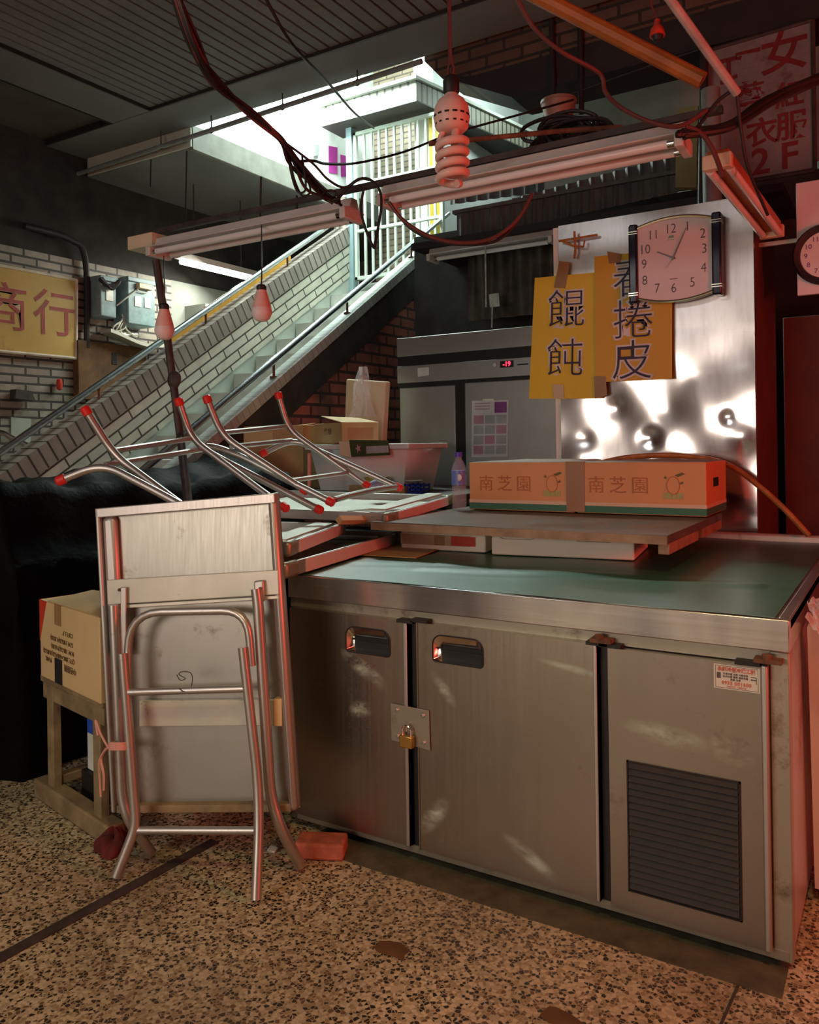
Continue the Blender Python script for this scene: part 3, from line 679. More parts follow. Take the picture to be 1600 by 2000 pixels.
# ------------------------------------------------------------------ on the counter
def foam_box(label, c, ang, w_, d_, h_, brk=False):
    t = thing('foam_box', label, 'box', (c[0], c[1], 0.829), 'white foam boxes under the board')
    R_ = Matrix.Rotation(ang, 3, 'Z')
    def P_(x, y, z): v = R_ @ Vector((x, y, 0)); return (c[0] + v.x, c[1] + v.y, 0.829 + z)
    obj('body', MB().obox(P_(0, d_ / 2, h_ * 0.36), (w_, d_, h_ * 0.72), R_), 'foam', t, bev=0.006)
    obj('lid', MB().obox(P_(0, d_ / 2, h_ * 0.86), (w_ + 0.004, d_ + 0.004, h_ * 0.28), R_), 'foam', t, bev=0.006)
    return t, R_, P_
A = (-1.350, 2.735, 0.829); B = (-1.317, 2.720, 0.829); D = (-0.805, 2.792, 0.829)
ang = math.atan2(D[1] - B[1], D[0] - B[0])
t, R_, P_ = foam_box('wider white foam box under the right half of the wooden board', ((B[0] + D[0]) / 2, (B[1] + D[1]) / 2), ang, math.dist(B, D), 0.36, 0.090)
for x0 in (-0.16, 0.12):
    obj('grip_groove', MB().tube(fillet([P_(x0 - 0.07, -0.001, 0.080), P_(x0 - 0.06, -0.001, 0.060), P_(x0 + 0.06, -0.001, 0.060), P_(x0 + 0.07, -0.001, 0.080)], 0.01), 0.0012, 6), 'carton_grey_top', t)
t, R_, P_ = foam_box('smaller foam box with brown printed tape under the left half of the board', ((-1.72 + A[0]) / 2, (2.735 + A[1]) / 2), 0.07, 0.36, 0.34, 0.090)
obj('printed_tape', MB().obox(P_(-0.03, -0.0025, 0.040), (0.30, 0.001, 0.040), R_), 'foam_tape', t)
obj('print_panel', MB().obox(P_(0.09, -0.0035, 0.040), (0.10, 0.001, 0.036), R_), 'red_print', t)
obj('print_panel', MB().obox(P_(-0.01, -0.0035, 0.040), (0.045, 0.001, 0.038), R_), 'kraft_tape', t)
o = obj('cardboard_flap', MB().slab([(-1.772, 2.489, 0.831), (-1.523, 2.517, 0.831), (-1.553, 2.744, 0.834), (-1.839, 2.826, 0.834)], 0.003), 'kraft'); tag(o, 'small flat piece of brown cardboard on the green sheet below the board', 'cardboard')

bd = thing('wooden_board', 'weathered plywood board laid across the white foam boxes', 'board', (-1.2, 2.95, 0.922))
random.seed(2)
def bpt(u, v):
    x = -1.735 + 1.105 * u; y = 2.545 + 0.86 * v
    return (x, y, 0.950 + 0.002 * math.sin(5 * x) * math.sin(4 * y))
obj('panel', MB().grid(bpt, 20, 16, (0, 0, -0.027)), 'plywood', bd)
obj('edge_strip', MB().box(-1.735, -0.632, 2.541, 2.546, 0.921, 0.948), 'plywood_edge', bd, smooth=0)
obj('cleat', MB().box(-0.664, -0.630, 2.56, 2.98, 0.888, 0.923), 'plywood_edge', bd, bev=0.002)
obj('cleat', MB().box(-0.664, -0.630, 3.05, 3.40, 0.888, 0.923), 'plywood_edge', bd, bev=0.002)
obj('cleat', MB().box(-1.72, -1.69, 2.6, 2.72, 0.915, 0.923), 'plywood_edge', bd)

def carton(label, x0, x1, holes):
    y0, y1, z0, z1 = 3.170, 3.560, 0.9535, 1.158
    t = thing('mango_carton', label, 'carton', ((x0 + x1) / 2, 3.36, z0), 'orange cartons on the board')
    obj('body', MB().box(x0, x1, y0, y1, z0, z1), 'carton_orange', t, bev=0.003)
    obj('green_band', MB().box(x0 - 0.0008, x1 + 0.0008, y0 - 0.0008, y1, z0 + 0.003, z0 + 0.030), 'carton_green', t)
    obj('cream_band', MB().box(x0 - 0.0010, x1 + 0.0010, y0 - 0.0010, y1, z0 + 0.030, z0 + 0.044), 'carton_cream', t)
    n = (z1 + z0) / 2 + 0.008; cx = (x0 + x1) / 2
    for k, ch in enumerate('南芝園'):
        writing('lettering', ch, (x0 + 0.082 + k * 0.088, y0 - 0.0005, n), XR, ZU, 0.072, 'carton_red_ink', t, bold=0.0)
    ex, ez = x0 + 0.385, n
    el = [(ex + 0.024 * math.cos(q * math.pi / 12), y0 - 0.0006, ez + 0.006 + 0.034 * math.sin(q * math.pi / 12)) for q in range(24)]
    em = obj('emblem', MB().prism([(p[0], y0 - 0.0004, p[2]) for p in el], (0, -0.0008, 0)), 'carton_orange', t)
    obj('emblem_outline', MB().tube([(p[0], y0 - 0.0014, p[2]) for p in el], 0.0016, 5, closed=True), 'carton_red_ink', em)
    obj('emblem_leaves', MB().slab([(ex + 0.004, y0 - 0.0014, ez + 0.045), (ex + 0.018, y0 - 0.0014, ez + 0.038), (ex + 0.044, y0 - 0.0014, ez + 0.050), (ex + 0.034, y0 - 0.0014, ez + 0.056)], 0.0006).slab([(ex - 0.036, y0 - 0.0014, ez + 0.034), (ex - 0.026, y0 - 0.0014, ez + 0.030), (ex - 0.024, y0 - 0.0014, ez + 0.036), (ex - 0.03, y0 - 0.0014, ez + 0.043)], 0.0006)
        .slab([(ex + 0.026, y0 - 0.0014, ez + 0.010), (ex + 0.038, y0 - 0.0014, ez + 0.013), (ex + 0.036, y0 - 0.0014, ez + 0.022), (ex + 0.027, y0 - 0.0014, ez + 0.018)], 0.0006), 'carton_mark_dark', em)
    obj('emblem_base', MB().box(ex - 0.037, ex - 0.006, y0 - 0.0016, y0 - 0.0004, ez - 0.046, ez - 0.022).box(ex - 0.004, ex + 0.012, y0 - 0.0016, y0 - 0.0004, ez - 0.046, ez - 0.026).box(ex + 0.014, ex + 0.037, y0 - 0.0016, y0 - 0.0004, ez - 0.046, ez - 0.022), 'carton_mark_green', em)
    obj('top_flap', MB().hexa([(x0 + 0.004, y0 + 0.004, z1), (x1 - 0.004, y0 + 0.004, z1), (x1 - 0.004, y1, z1), (x0 + 0.004, y1, z1), (x0 + 0.004, y0 + 0.004, z1 + 0.002), (x1 - 0.004, y0 + 0.004, z1 + 0.002), (x1 - 0.03, y1, z1 + holes), (x0 + 0.10, y1, z1 + holes)]), 'carton_grey_top', t)
    return t
c1 = carton('left orange carton on the board, beside the water bottle', -1.637, -1.158, 0.006)
c2 = carton('right orange carton on the board, with a punched hand hole in its end', -1.146, -0.640, 0.004)
obj('hand_hole', MB().box(-0.6405, -0.6390, 3.30, 3.40, 1.06, 1.095), 'black_recess', c2)
o = obj('packing_tape', MB().box(-1.190, -1.112, 3.1668, 3.1680, 0.958, 1.1615).box(-1.190, -1.112, 3.1668, 3.19, 1.1610, 1.1620), 'kraft_tape'); tag(o, 'wide brown tape joining the two orange cartons', 'tape')
wb = thing('water_bottle', 'clear plastic water bottle with a blue label and purple cap on the board', 'bottle', (-1.688, 3.17, 0.9515))
bp = [(0.0, 0.0), (0.028, 0.0), (0.033, 0.006)]
for k in range(9): bp += [(0.033, 0.012 + k * 0.0105), (0.0305, 0.017 + k * 0.0105)]
bp += [(0.033, 0.112), (0.033, 0.170), (0.031, 0.185), (0.022, 0.208), (0.0135, 0.220), (0.0130, 0.236)]
c_ = (-1.688, 3.17, 0.9515)
obj('bottle_body', MB().lathe([(0.0, 0.0)] + bp[1:], c_, 28), 'bottle_plastic', wb, smooth=70)
obj('label', MB().lathe([(0.0335, 0.108), (0.0335, 0.172)], c_, 28), 'bottle_label', wb)
obj('label_mark', MB().lathe([(0.0, 0.0), (0.015, 0.0), (0.013, 0.001), (0.0, 0.001)], (c_[0] + 0.015, c_[1] - 0.0305, c_[2] + 0.142), 16, Matrix.Rotation(math.pi / 2 , 3, 'X')), 'milk_white', wb)
obj('cap', MB().lathe([(0.0, 0.252), (0.0155, 0.252), (0.0165, 0.249), (0.0165, 0.232), (0.0, 0.232)][::-1], c_, 20), 'bottle_cap', wb)

# ------------------------------------------------------------------ folding tables
def tube_leg(name, pts, root, r=0.0135, rad=0.07, caps=(True, True), mat='tube_steel'):
    p = fillet(pts, rad)
    o = obj(name, MB().tube(p, r, 12), mat, root)
    for flag, e, e2 in ((caps[0], p[0], p[1]), (caps[1], p[-1], p[-2])):
        if flag:
            d = (Vector(e) - Vector(e2)).normalized(); e = Vector(e)
            obj('end_cap', MB().tube([e - d * 0.026, e - d * 0.024, e, e + d * 0.006], [r * 1.05, r * 1.28, r * 1.28, r * 0.9], 14), 'red_cap', o, label='red plastic end cap')
    return o
# --- the one leaning against the counter, underside to the aisle
lt = thing('folding_table', 'folded steel table standing upright against the counter, underside out', 'table', (-1.80, 1.72, 0), 'folding tables')
TL, TR, BR, BL = [Vector(p) for p in ((-2.140, 1.656, 1.059), (-1.593, 1.861, 1.105), (-1.536, 1.826, 0.191), (-2.058, 1.630, 0.144))]
Ux = (TR - TL).normalized(); Uy = (TL - BL); Uy = (Uy - Ux * Uy.dot(Ux)).normalized(); Un = Ux.cross(Uy)
RT = Matrix((Ux, Uy, Un)).transposed()
W_, H_ = (TR - TL).length, (TR - BR).length
LC = (TL + TR + BR + BL) / 4
def LP(u, v, n): return LC + Ux * (u * W_ / 2) + Uy * (v * H_ / 2) + Un * n
obj('tabletop', MB().obox(LP(0, 0, -0.004), (W_, H_, 0.008), RT), 'table_sheet', lt)
obj('rim', MB().obox(LP(-1, 0, 0.013) + Ux * 0.006, (0.014, H_, 0.040), RT), 'table_rim', lt, bev=0.005)
obj('rim', MB().obox(LP(1, 0, 0.013) - Ux * 0.012, (0.028, H_, 0.040), RT), 'table_rim', lt, bev=0.0135)
obj('rim', MB().obox(LP(0, 1, 0.013) - Uy * 0.015, (W_, 0.030, 0.040), RT), 'table_rim', lt, bev=0.003)
obj('rim', MB().obox(LP(0, -1, 0.013) + Uy * 0.010, (W_ * 0.94, 0.022, 0.036), RT), 'wood_old', lt, bev=0.002)
obj('inner_lip', MB().obox(LP(-1, 0.48, 0.012) + Ux * 0.038, (0.046, H_ * 0.46, 0.030), RT), 'table_rim', lt, bev=0.0145)
obj('bracket', MB().slab([(-2.084, 1.622, 0.767), (-1.568, 1.816, 0.810), (-1.573, 1.819, 0.881), (-2.090, 1.625, 0.842)], 0.006).slab([(-2.084, 1.622, 0.753), (-1.568, 1.816, 0.797), (-1.569, 1.817, 0.807), (-2.084, 1.623, 0.764)], 0.03), 'bracket_plate', lt, bev=0.002)
obj('bracket', MB().slab([(-1.983, 1.650, 0.403), (-1.574, 1.803, 0.430), (-1.576, 1.807, 0.504), (-1.985, 1.654, 0.481)], 0.012), 'bracket_plate', lt, bev=0.002)
obj('wood_block', MB().slab([(-1.576, 1.794, 0.429), (-1.553, 1.803, 0.431), (-1.556, 1.807, 0.509), (-1.580, 1.798, 0.508)], 0.03), 'kraft_light', lt, bev=0.002)
Lg = 'tube_steel'
tube_leg('leg', [(-1.620, 1.776, 0.829), (-1.613, 1.776, 0.785), (-1.564, 1.761, 0.242), (-1.533, 1.767, 0.155), (-1.527, 1.845, 0.016)], lt, 0.0165, 0.06, (False, False))
tube_leg('leg', [(-2.046, 1.614, 0.771), (-1.999, 1.597, 0.211), (-1.978, 1.601, 0.146), (-1.966, 1.675, 0.016)], lt, 0.0155, 0.06, (False, False))
tube_leg('leg', [(-1.625, 1.722, 0.670), (-1.564, 1.718, 0.251), (-1.517, 1.645, 0.016)], lt, 0.0145, 0.12, (False, False))
tube_leg('leg', [(-1.976, 1.589, 0.640), (-1.927, 1.582, 0.225), (-1.918, 1.581, 0.150), (-1.947, 1.532, 0.016)], lt, 0.0150, 0.10, (False, False))
tube_leg('leg_bow', [(-1.970, 1.601, 0.523), (-1.978, 1.612, 0.756), (-1.626, 1.743, 0.772), (-1.608, 1.740, 0.615)], lt, 0.0120, 0.11, (False, False))
obj('crossbar', MB().tube([(-1.953, 1.591, 0.528), (-1.603, 1.723, 0.555)], 0.0110, 12), Lg, lt)
obj('crossbar', MB().tube([(-1.924, 1.578, 0.135), (-1.562, 1.714, 0.164)], 0.0110, 12), Lg, lt)
obj('link_bar', MB().slab([(-2.029, 1.619, 0.620), (-2.008, 1.627, 0.621), (-2.016, 1.636, 0.824), (-2.032, 1.630, 0.824)], 0.006), 'table_rim', lt, bev=0.002)
obj('link_bar', MB().slab([(-1.628, 1.776, 0.791), (-1.599, 1.787, 0.792), (-1.604, 1.789, 0.854), (-1.632, 1.778, 0.850)], 0.012), 'table_rim', lt, bev=0.005)
obj('pivot_bolt', MB().tube([(-1.616, 1.788, 0.827), (-1.607, 1.778, 0.830)], 0.005, 8).tube([(-2.048, 1.638, 0.813), (-2.039, 1.630, 0.815)], 0.005, 8), 'rust_iron', lt)
wq = [(-1.813, 1.646, 0.585), (-1.802, 1.649, 0.570), (-1.787, 1.655, 0.575), (-1.805, 1.648, 0.586), (-1.797, 1.652, 0.594), (-1.772, 1.661, 0.592), (-1.766, 1.662, 0.572), (-1.771, 1.657, 0.546), (-1.783, 1.642, 0.542), (-1.795, 1.638, 0.550)]
o = obj('wire_tie', MB().tube(spline(wq, 5), 0.0012, 5), 'black_iron'); tag(o, 'thin bent wire twisted round the crossbar of the folded table', 'wire')
ps = MB()
for k in range(4):
    yy = 1438 + k * 5
    ps.tube(spline([LP(-0.83, -0.52 - k * 0.012, 0.075), LP(-0.80, -0.50 - k * 0.012, 0.115), LP(-0.66, -0.50 - k * 0.012, 0.118), LP(-0.62, -0.52 - k * 0.012, 0.085)], 5), 0.0035, 5)
ps.tube(spline([LP(-0.81, -0.53, 0.115), LP(-0.90, -0.44, 0.11), LP(-0.97, -0.36, 0.10), LP(-0.93, -0.45, 0.11)], 5), 0.003, 5)
ps.tube(spline([LP(-0.83, -0.53, 0.115), LP(-0.93, -0.60, 0.10), LP(-0.90, -0.70, 0.105), LP(-0.92, -0.80, 0.10)], 5), 0.0035, 5)
ps.tube(spline([LP(-0.84, -0.53, 0.115), LP(-0.95, -0.62, 0.10), LP(-0.955, -0.75, 0.10), LP(-0.955, -0.84, 0.10)], 5), 0.0030, 5)
o = obj('string_tie', ps, 'pink_string'); tag(o, 'pink plastic string knotted round the legs of the folded table', 'string')

# --- three tables stacked upside down at the left end of the counter
def upturned(label, c0, c1, lw, rim_h, mat_top='table_sheet', tilt=0.0):
    """c0, c1: near and far lower corner of the right-hand edge; lw: extent to the left"""
    c0, c1 = Vector(c0), Vector(c1)
    t = thing('folding_table', label, 'table', tuple((c0 + c1) / 2 - Vector((lw / 2, 0, 0))), 'folding tables')
    e = (c1 - c0); le = e.length; e.normalize()
    lf = Vector((-e.y, e.x, 0)).normalized() ; lf = Vector((-abs(lf.x), lf.y if lf.x < 0 else -lf.y, tilt)).normalized()
    up = lf.cross(e).normalized()
    if up.z < 0: up = -up
    Rm = Matrix((-lf, e, up)).transposed()
    def P_(a, b, z): return c0 + e * (le * b) + lf * (lw * a) + up * z
    obj('tabletop', MB().obox(P_(0.5, 0.5, 0.005), (lw, le, 0.010), Rm), mat_top, t)
    for a, b, sx, sy in ((0, 0.5, 0.012, le), (1, 0.5, 0.012, le), (0.5, 0, lw, 0.012), (0.5, 1, lw, 0.012)):
        obj('rim', MB().obox(P_(a, b, rim_h / 2), (sx, sy, rim_h), Rm), 'table_rim', t, bev=0.003)
    for b in (0, 1):
        obj('corner_guard', MB().obox(P_(0.006, b, rim_h / 2), (0.030, 0.085, rim_h + 0.006), Rm), 'grimy_steel', t, bev=0.012)
    eb = obj('edge_band', MB().obox(P_(-0.010, 0.5, rim_h / 2), (0.006, le * 0.80, rim_h * 0.92), Rm), 'board_edge', t, label='pale band along the right-hand edge')
    return t, P_, Rm
tL, PL, RL = upturned('lowest of the three upside-down steel tables, flat on the green sheet', (-1.659, 1.978, 0.832), (-1.806, 2.845, 0.832), 0.60, 0.046, 'bracket_plate')
obj('tape_patch', MB().obox(PL(-0.011, 0.42, 0.023), (0.001, 0.05, 0.046), RL), 'kraft_tape', tL)
obj('leg', MB().tube([PL(0.1, 0.93, 0.030), PL(0.9, 0.93, 0.030)], 0.012, 10), 'tube_steel', tL)
tM, PM_, RM = upturned('middle upside-down steel table, its legs reaching left with red caps', (-1.705, 2.040, 0.890), (-1.905, 2.580, 0.890), 0.62, 0.045, 'bracket_plate', 0.02)
obj('bracket', MB().obox(PM_(0.10, 0.5, 0.045), (0.075, 0.56, 0.006), RM), 'bracket_plate', tM)
tube_leg('leg', [(-2.376, 1.769, 1.382), (-2.316, 1.841, 1.219), (-2.105, 1.900, 1.076), (-1.909, 1.903, 0.975)], tM, caps=(True, False))
tube_leg('leg', [(-2.411, 2.217, 1.431), (-2.391, 2.264, 1.277), (-2.076, 2.305, 1.079), (-1.946, 2.303, 1.012)], tM, caps=(True, True))
tube_leg('leg', [(-2.412, 1.689, 1.137), (-2.302, 1.780, 1.194), (-2.066, 1.854, 1.078), (-1.880, 1.897, 0.986)], tM, caps=(True, False), rad=0.10)
tube_leg('leg', [(-2.376, 2.297, 1.244), (-2.319, 2.332, 1.203), (-1.923, 2.481, 0.991)], tM, caps=(False, True))
obj('crossbar', MB().tube([(-2.323, 1.837, 1.235), (-2.384, 2.268, 1.279)], 0.0105, 10), 'tube_steel', tM)
obj('crossbar', MB().tube([(-2.293, 1.785, 1.189), (-2.362, 2.306, 1.236)], 0.0105, 10), 'tube_steel', tM)
o = obj('wooden_batten', MB().tube([(-1.806, 2.435, 0.964), (-1.803, 2.648, 0.947)], 0.017, 4), 'kraft_light', smooth=0); tag(o, 'pale wooden batten wedged between the stacked upside-down tables', 'batten')
tU, PU, RU = upturned('topmost upside-down steel table of the stack, its legs crossing above the boxes', (-1.695, 2.614, 0.940), (-1.785, 3.27, 0.965), 0.88, 0.040, 'bracket_plate', 0.015)
obj('bracket', MB().obox(PU(0.06, 0.45, 0.052), (0.075, 0.60, 0.006), RU), 'bracket_plate', tU)
tube_leg('leg', [(-2.354, 2.310, 1.442), (-2.317, 2.357, 1.286), (-2.007, 2.500, 1.063), (-1.989, 2.487, 1.038)][:3], tU, caps=(True, True))
tube_leg('leg', [(-2.390, 2.781, 1.479), (-2.364, 2.820, 1.314), (-2.027, 2.956, 1.059)], tU, caps=(True, True))
tube_leg('leg', [(-2.399, 2.353, 1.246), (-2.364, 2.375, 1.241), (-2.284, 2.424, 1.205), (-1.897, 2.520, 1.020)], tU, caps=(False, True), rad=0.05)
tube_leg('leg', [(-2.469, 2.756, 1.208), (-2.362, 2.845, 1.275), (-1.885, 2.997, 1.050)], tU, caps=(True, True))
obj('crossbar', MB().tube([(-2.319, 2.367, 1.300), (-2.368, 2.818, 1.332)], 0.0105, 10), 'tube_steel', tU)
obj('crossbar', MB().tube([(-2.315, 2.405, 1.244), (-2.366, 2.843, 1.268)], 0.0105, 10), 'tube_steel', tU)
obj('crossbar', MB().tube([(-2.088, 2.474, 1.104), (-2.110, 2.918, 1.121)], 0.0095, 10), 'tube_steel', tU)
obj('crossbar', MB().tube(spline([(-1.901, 2.541, 1.031), (-1.899, 2.660, 1.043), (-1.918, 2.882, 1.053), (-1.894, 2.991, 1.057)], 5), 0.0125, 10), 'tube_steel', tU)

# ------------------------------------------------------------------ left of the counter
plain('sign_yellow', (0.58, 0.40, 0.10), 0.45, var=0.10, vs=2, dirt=((0.30, 0.17, 0.03), 1.6, 0.58))
plain('sign_frame', (0.70, 0.66, 0.54), 0.5)
plain('sign_red', (0.40, 0.075, 0.06), 0.55)
plain('sign_edge', (0.62, 0.46, 0.26), 0.55)
plain('meter_box', (0.22, 0.33, 0.34), 0.45, var=0.25, vs=12, dirt=((0.06, 0.06, 0.05), 14, 0.62))
plain('meter_dial', (0.80, 0.80, 0.72), 0.3)
plain('rust_board', (0.13, 0.065, 0.025), 0.75, var=0.5, vs=5)
plain('poster_yellow', (0.72, 0.52, 0.015), 0.5, var=0.05, vs=2)
plain('poster_yellow_deep', (0.62, 0.37, 0.012), 0.5, var=0.05, vs=2)
plain('poster_ink', (0.035, 0.025, 0.055), 0.6)
plain('poster_white', (0.66, 0.62, 0.60), 0.6)
plain('tape_brown', (0.30, 0.17, 0.05), 0.35)
plain('tape_clear', (0.62, 0.50, 0.32), 0.3)
plain('fridge_black', (0.012, 0.012, 0.013), 0.4)
plain('paper', (0.66, 0.64, 0.66), 0.6)
plain('paper_purple', (0.26, 0.06, 0.26), 0.6)
plain('paper_pink', (0.50, 0.26, 0.34), 0.6)
plain('paper_grey', (0.40, 0.40, 0.42), 0.6)
plain('clear_film', (0.9, 0.9, 0.92), 0.12, var=0.02, trans=0.0, alpha=0.28)
plain('bin_white', (0.70, 0.74, 0.72), 0.4, var=0.05)
plain('bin_label_green', (0.06, 0.085, 0.025), 0.4, var=0.2)
plain('blue_plastic', (0.02, 0.05, 0.42), 0.4)
plain('lilac_plastic', (0.42, 0.38, 0.62), 0.35)
plain('yellow_plastic', (0.66, 0.60, 0.10), 0.4)
plain('cane', (0.42, 0.17, 0.035), 0.38, var=0.3, vs=20)
plain('cabinet_side', (0.12, 0.045, 0.035), 0.6, var=0.2)
plain('clock_face', (0.76, 0.66, 0.66), 0.4, var=0.02)
plain('clock_navy', (0.012, 0.014, 0.035), 0.2)
plain('gold_chrome', (0.85, 0.80, 0.62), 0.16, 1.0, var=0.03)
plain('clock_ink', (0.10, 0.07, 0.08), 0.5)
plain('hand_grey', (0.22, 0.20, 0.19), 0.35, 0.6)
plain('board_white', (0.80, 0.74, 0.72), 0.5, var=0.04)
plain('corrugated', (0.085, 0.080, 0.072), 0.6, var=0.35, vs=4)
plain('grimy_sheet', (0.060, 0.050, 0.036), 0.55, var=0.7, vs=7, bmp=0.3, bs=12)
plain('sign_board_old', (0.22, 0.205, 0.195), 0.6, var=0.25, vs=6, dirt=((0.09, 0.06, 0.05), 3, 0.55))
plain('sign_old_red', (0.17, 0.012, 0.012), 0.65, var=0.2)
plain('yellow_column', (0.34, 0.29, 0.13), 0.7, var=0.15)
plain('bucket_plastic', (0.32, 0.17, 0.13), 0.5)
plain('red_shade', (0.65, 0.05, 0.03), 0.4)

# wooden stool and carton
sa = math.atan2((-2.146, 1.667, 0.000)[1] - (-2.622, 1.766, 0.000)[1], (-2.146, 1.667, 0.000)[0] - (-2.622, 1.766, 0.000)[0])
S0 = Vector((-2.610, 1.775, 0)); SR = Matrix.Rotation(sa, 3, 'Z')
def SP(x, y, z): return S0 + SR @ Vector((x, y, z))
sl = thing('wooden_stool', 'rough wooden stool under the printed brown carton at the left', 'stool', tuple(SP(0.23, 0.15, 0)))
obj('seat', MB().obox(SP(0.22, 0.15, 0.435), (0.47, 0.34, 0.024), SR), 'wood_old', sl, bev=0.004)
obj('apron', MB().obox(SP(0.22, 0.0, 0.395), (0.46, 0.026, 0.060), SR), 'wood_old', sl, bev=0.003)
obj('apron', MB().obox(SP(0.22, 0.30, 0.395), (0.46, 0.026, 0.060), SR), 'wood_old', sl, bev=0.003)
for x in (0.05, 0.40):
    for y in (0.0, 0.30):
        obj('leg', MB().obox(SP(x, y, 0.235), (0.050, 0.030, 0.36), SR), 'wood_old', sl, bev=0.003)
obj('foot_rail', MB().obox(SP(0.22, 0.0, 0.035), (0.56, 0.060, 0.065), SR), 'wood_old', sl, bev=0.006)
obj('foot_rail', MB().obox(SP(0.22, 0.30, 0.035), (0.56, 0.060, 0.065), SR), 'wood_old', sl, bev=0.006)
obj('stretcher', MB().obox(SP(0.05, 0.15, 0.085), (0.04, 0.26, 0.03), SR), 'wood_old', sl, bev=0.003)

BX = Matrix.Rotation(sa - 0.02, 3, 'Z'); B0 = Vector((-2.605, 1.745, 0.4475))
def BP(x, y, z): return B0 + BX @ Vector((x, y, z))
bx = thing('printed_carton', 'brown carton with upside-down printing and a red corner, on the wooden stool', 'carton', tuple(BP(0.23, 0.15, 0)))
obj('body', MB().obox(BP(0.235, 0.15, 0.135), (0.47, 0.30, 0.27), BX), 'kraft_light', bx, bev=0.004)
obj('red_corner', MB().prism([BP(-0.0005, -0.0005, 0.270), BP(0.062, -0.0005, 0.270), BP(0.0, -0.0005, 0.125)], BX @ Vector((0, -0.0008, 0))).prism([BP(-0.0006, 0.0, 0.27), BP(-0.0006, 0.0, 0.125), BP(-0.0006, 0.30, 0.10), BP(-0.0006, 0.30, 0.27)], BX @ Vector((-0.0008, 0, 0))), 'red_print', bx)
obj('top_flap', MB().prism([BP(0.07, 0.0, 0.271), BP(0.47, 0.0, 0.271), BP(0.47, 0.16, 0.295), BP(0.07, 0.16, 0.286)], (0, 0, 0.003)), 'kraft', bx)
obj('tape', MB().obox(BP(0.155, -0.0006, 0.235), (0.055, 0.001, 0.07), BX), 'kraft_tape', bx)
obj('hand_hole', MB().obox(BP(0.155, -0.001, 0.045), (0.060, 0.001, 0.085), BX), 'black_recess', bx)
rx = BX @ Vector((-1, 0, 0)); dn = Vector((0, 0, -1))
for s_, x, z, sz in (("CUFT:1.1'", 0.235, 0.182, 0.022), ('G.W: 19KGS(41.8LBS)', 0.185, 0.152, 0.022), ('N.W: 18KGS(39.6LBS)', 0.190, 0.124, 0.022), ('QTY: 300G×60BAGS(18.0KGS)', 0.158, 0.098, 0.022), ('PEARL', 0.075, 0.073, 0.022), ('中西粉圓', 0.250, 0.068, 0.026)):
    writing('lettering', s_, BP(x, -0.0003, z), rx, dn, sz, 'ink_brown', bx, squash=0.9)
mk = thing('drink_carton', 'blue and white drink carton standing on the rail under the stool', 'carton', (-2.435, 1.862, 0.116))
mq = Vector((-2.435, 1.862, 0.116)); mz = Vector((0, 0, 1))
obj('body', MB().obox(mq + mz * 0.064, (0.07, 0.07, 0.128), SR), 'milk_white', mk, bev=0.002)
obj('blue_top', MB().obox(mq + mz * 0.158, (0.0705, 0.0705, 0.060), SR), 'milk_blue', mk, bev=0.002)
o = obj('support_block', MB().obox((mq.x, mq.y, mq.z / 2 - 0.001), (0.10, 0.10, mq.z - 0.002), SR), 'black_iron'); tag(o, 'dark block under the blue and white drink carton', 'block')
random.seed(11)
def rag(u, v):
    a = u * 2 * math.pi; r = 0.055 * math.sin(v * math.pi / 2 + 0.001) * (1 + 0.22 * math.sin(3 * a + 4 * v) + 0.1 * math.sin(7 * a))
    p = SP(0.52, -0.02, 0.0); return (p.x + r * math.cos(a) * 0.8, p.y + r * math.sin(a), 0.003 + 0.055 * math.cos(v * math.pi / 2) * (1 + 0.25 * math.sin(2 * a) + 0.1 * math.sin(5 * a + 9 * v)))
o = obj('rag', MB().grid(rag, 36, 14), 'red_rag', smooth=50); tag(o, 'dark red crumpled rag on the floor beside the stool foot', 'rag')

# black sheet over the left-hand stall
def hgt(x, y):
    h = 0.80
    k = 1 / (1 + math.exp((x + 2.92) / 0.018)); h += 0.30 * k
    return h + (0.018 * math.sin(5 * x + 2 * y) + 0.016 * math.sin(11 * y - 4 * x) + 0.014 * math.sin(17 * x) + 0.010 * math.sin(29 * y + 13 * x) + 0.15 * math.exp(-((x + 3.22) ** 2 / 0.05 + (y - 3.30) ** 2 / 0.03))) * (0.3 if h < 0.85 else 1)
xs = [-3.50 + 0.035 * i for i in range(51)]; ys = [1.80 + 0.035 * j for j in range(51)]
keep = lambda x, y: x < -2.83 or (x < -1.77 and y > 2.15)
m = MB(); idx = {}
for i, x in enumerate(xs):
    for j, y in enumerate(ys):
        if keep(x, y): idx[(i, j)] = len(m.v); m.v.append((x, y, hgt(x, y)))
edges = {}
for (i, j) in list(idx):
    q = [(i, j), (i + 1, j), (i + 1, j + 1), (i, j + 1)]
    if all(p in idx for p in q):
        m.f.append(tuple(idx[p] for p in q))
        for a, b in zip(q, q[1:] + q[:1]):
            if (b, a) in edges: del edges[(b, a)]
            else: edges[(a, b)] = 1
low = {}
for (a, b) in edges:
    rows = []
    for p in (a, b):
        if p not in low:
            x, y, z = m.v[idx[p]]
            col = [idx[p]]
            for k in range(1, 7):
                t_ = k / 6; w_ = 0.034 * t_ * math.sin(23 * x + 19 * y) + 0.012 * math.sin(9 * t_ + 41 * x + 37 * y)
                ox = -0.02 * t_ if x > -2 else 0
                col.append(len(m.v)); m.v.append((x + w_ * 0.6 + ox, y + w_ * 0.8, max(0.004, z * (1 - t_) + 0.004)))
            low[p] = col
        rows.append(low[p])
    for k in range(6): m.f.append((rows[0][k], rows[1][k], rows[1][k + 1], rows[0][k + 1]))
o = obj('stall_cover', m, 'tarp', None, smooth=80); tag(o, 'black plastic sheet draped over the stall left of the steel counter', 'cover')
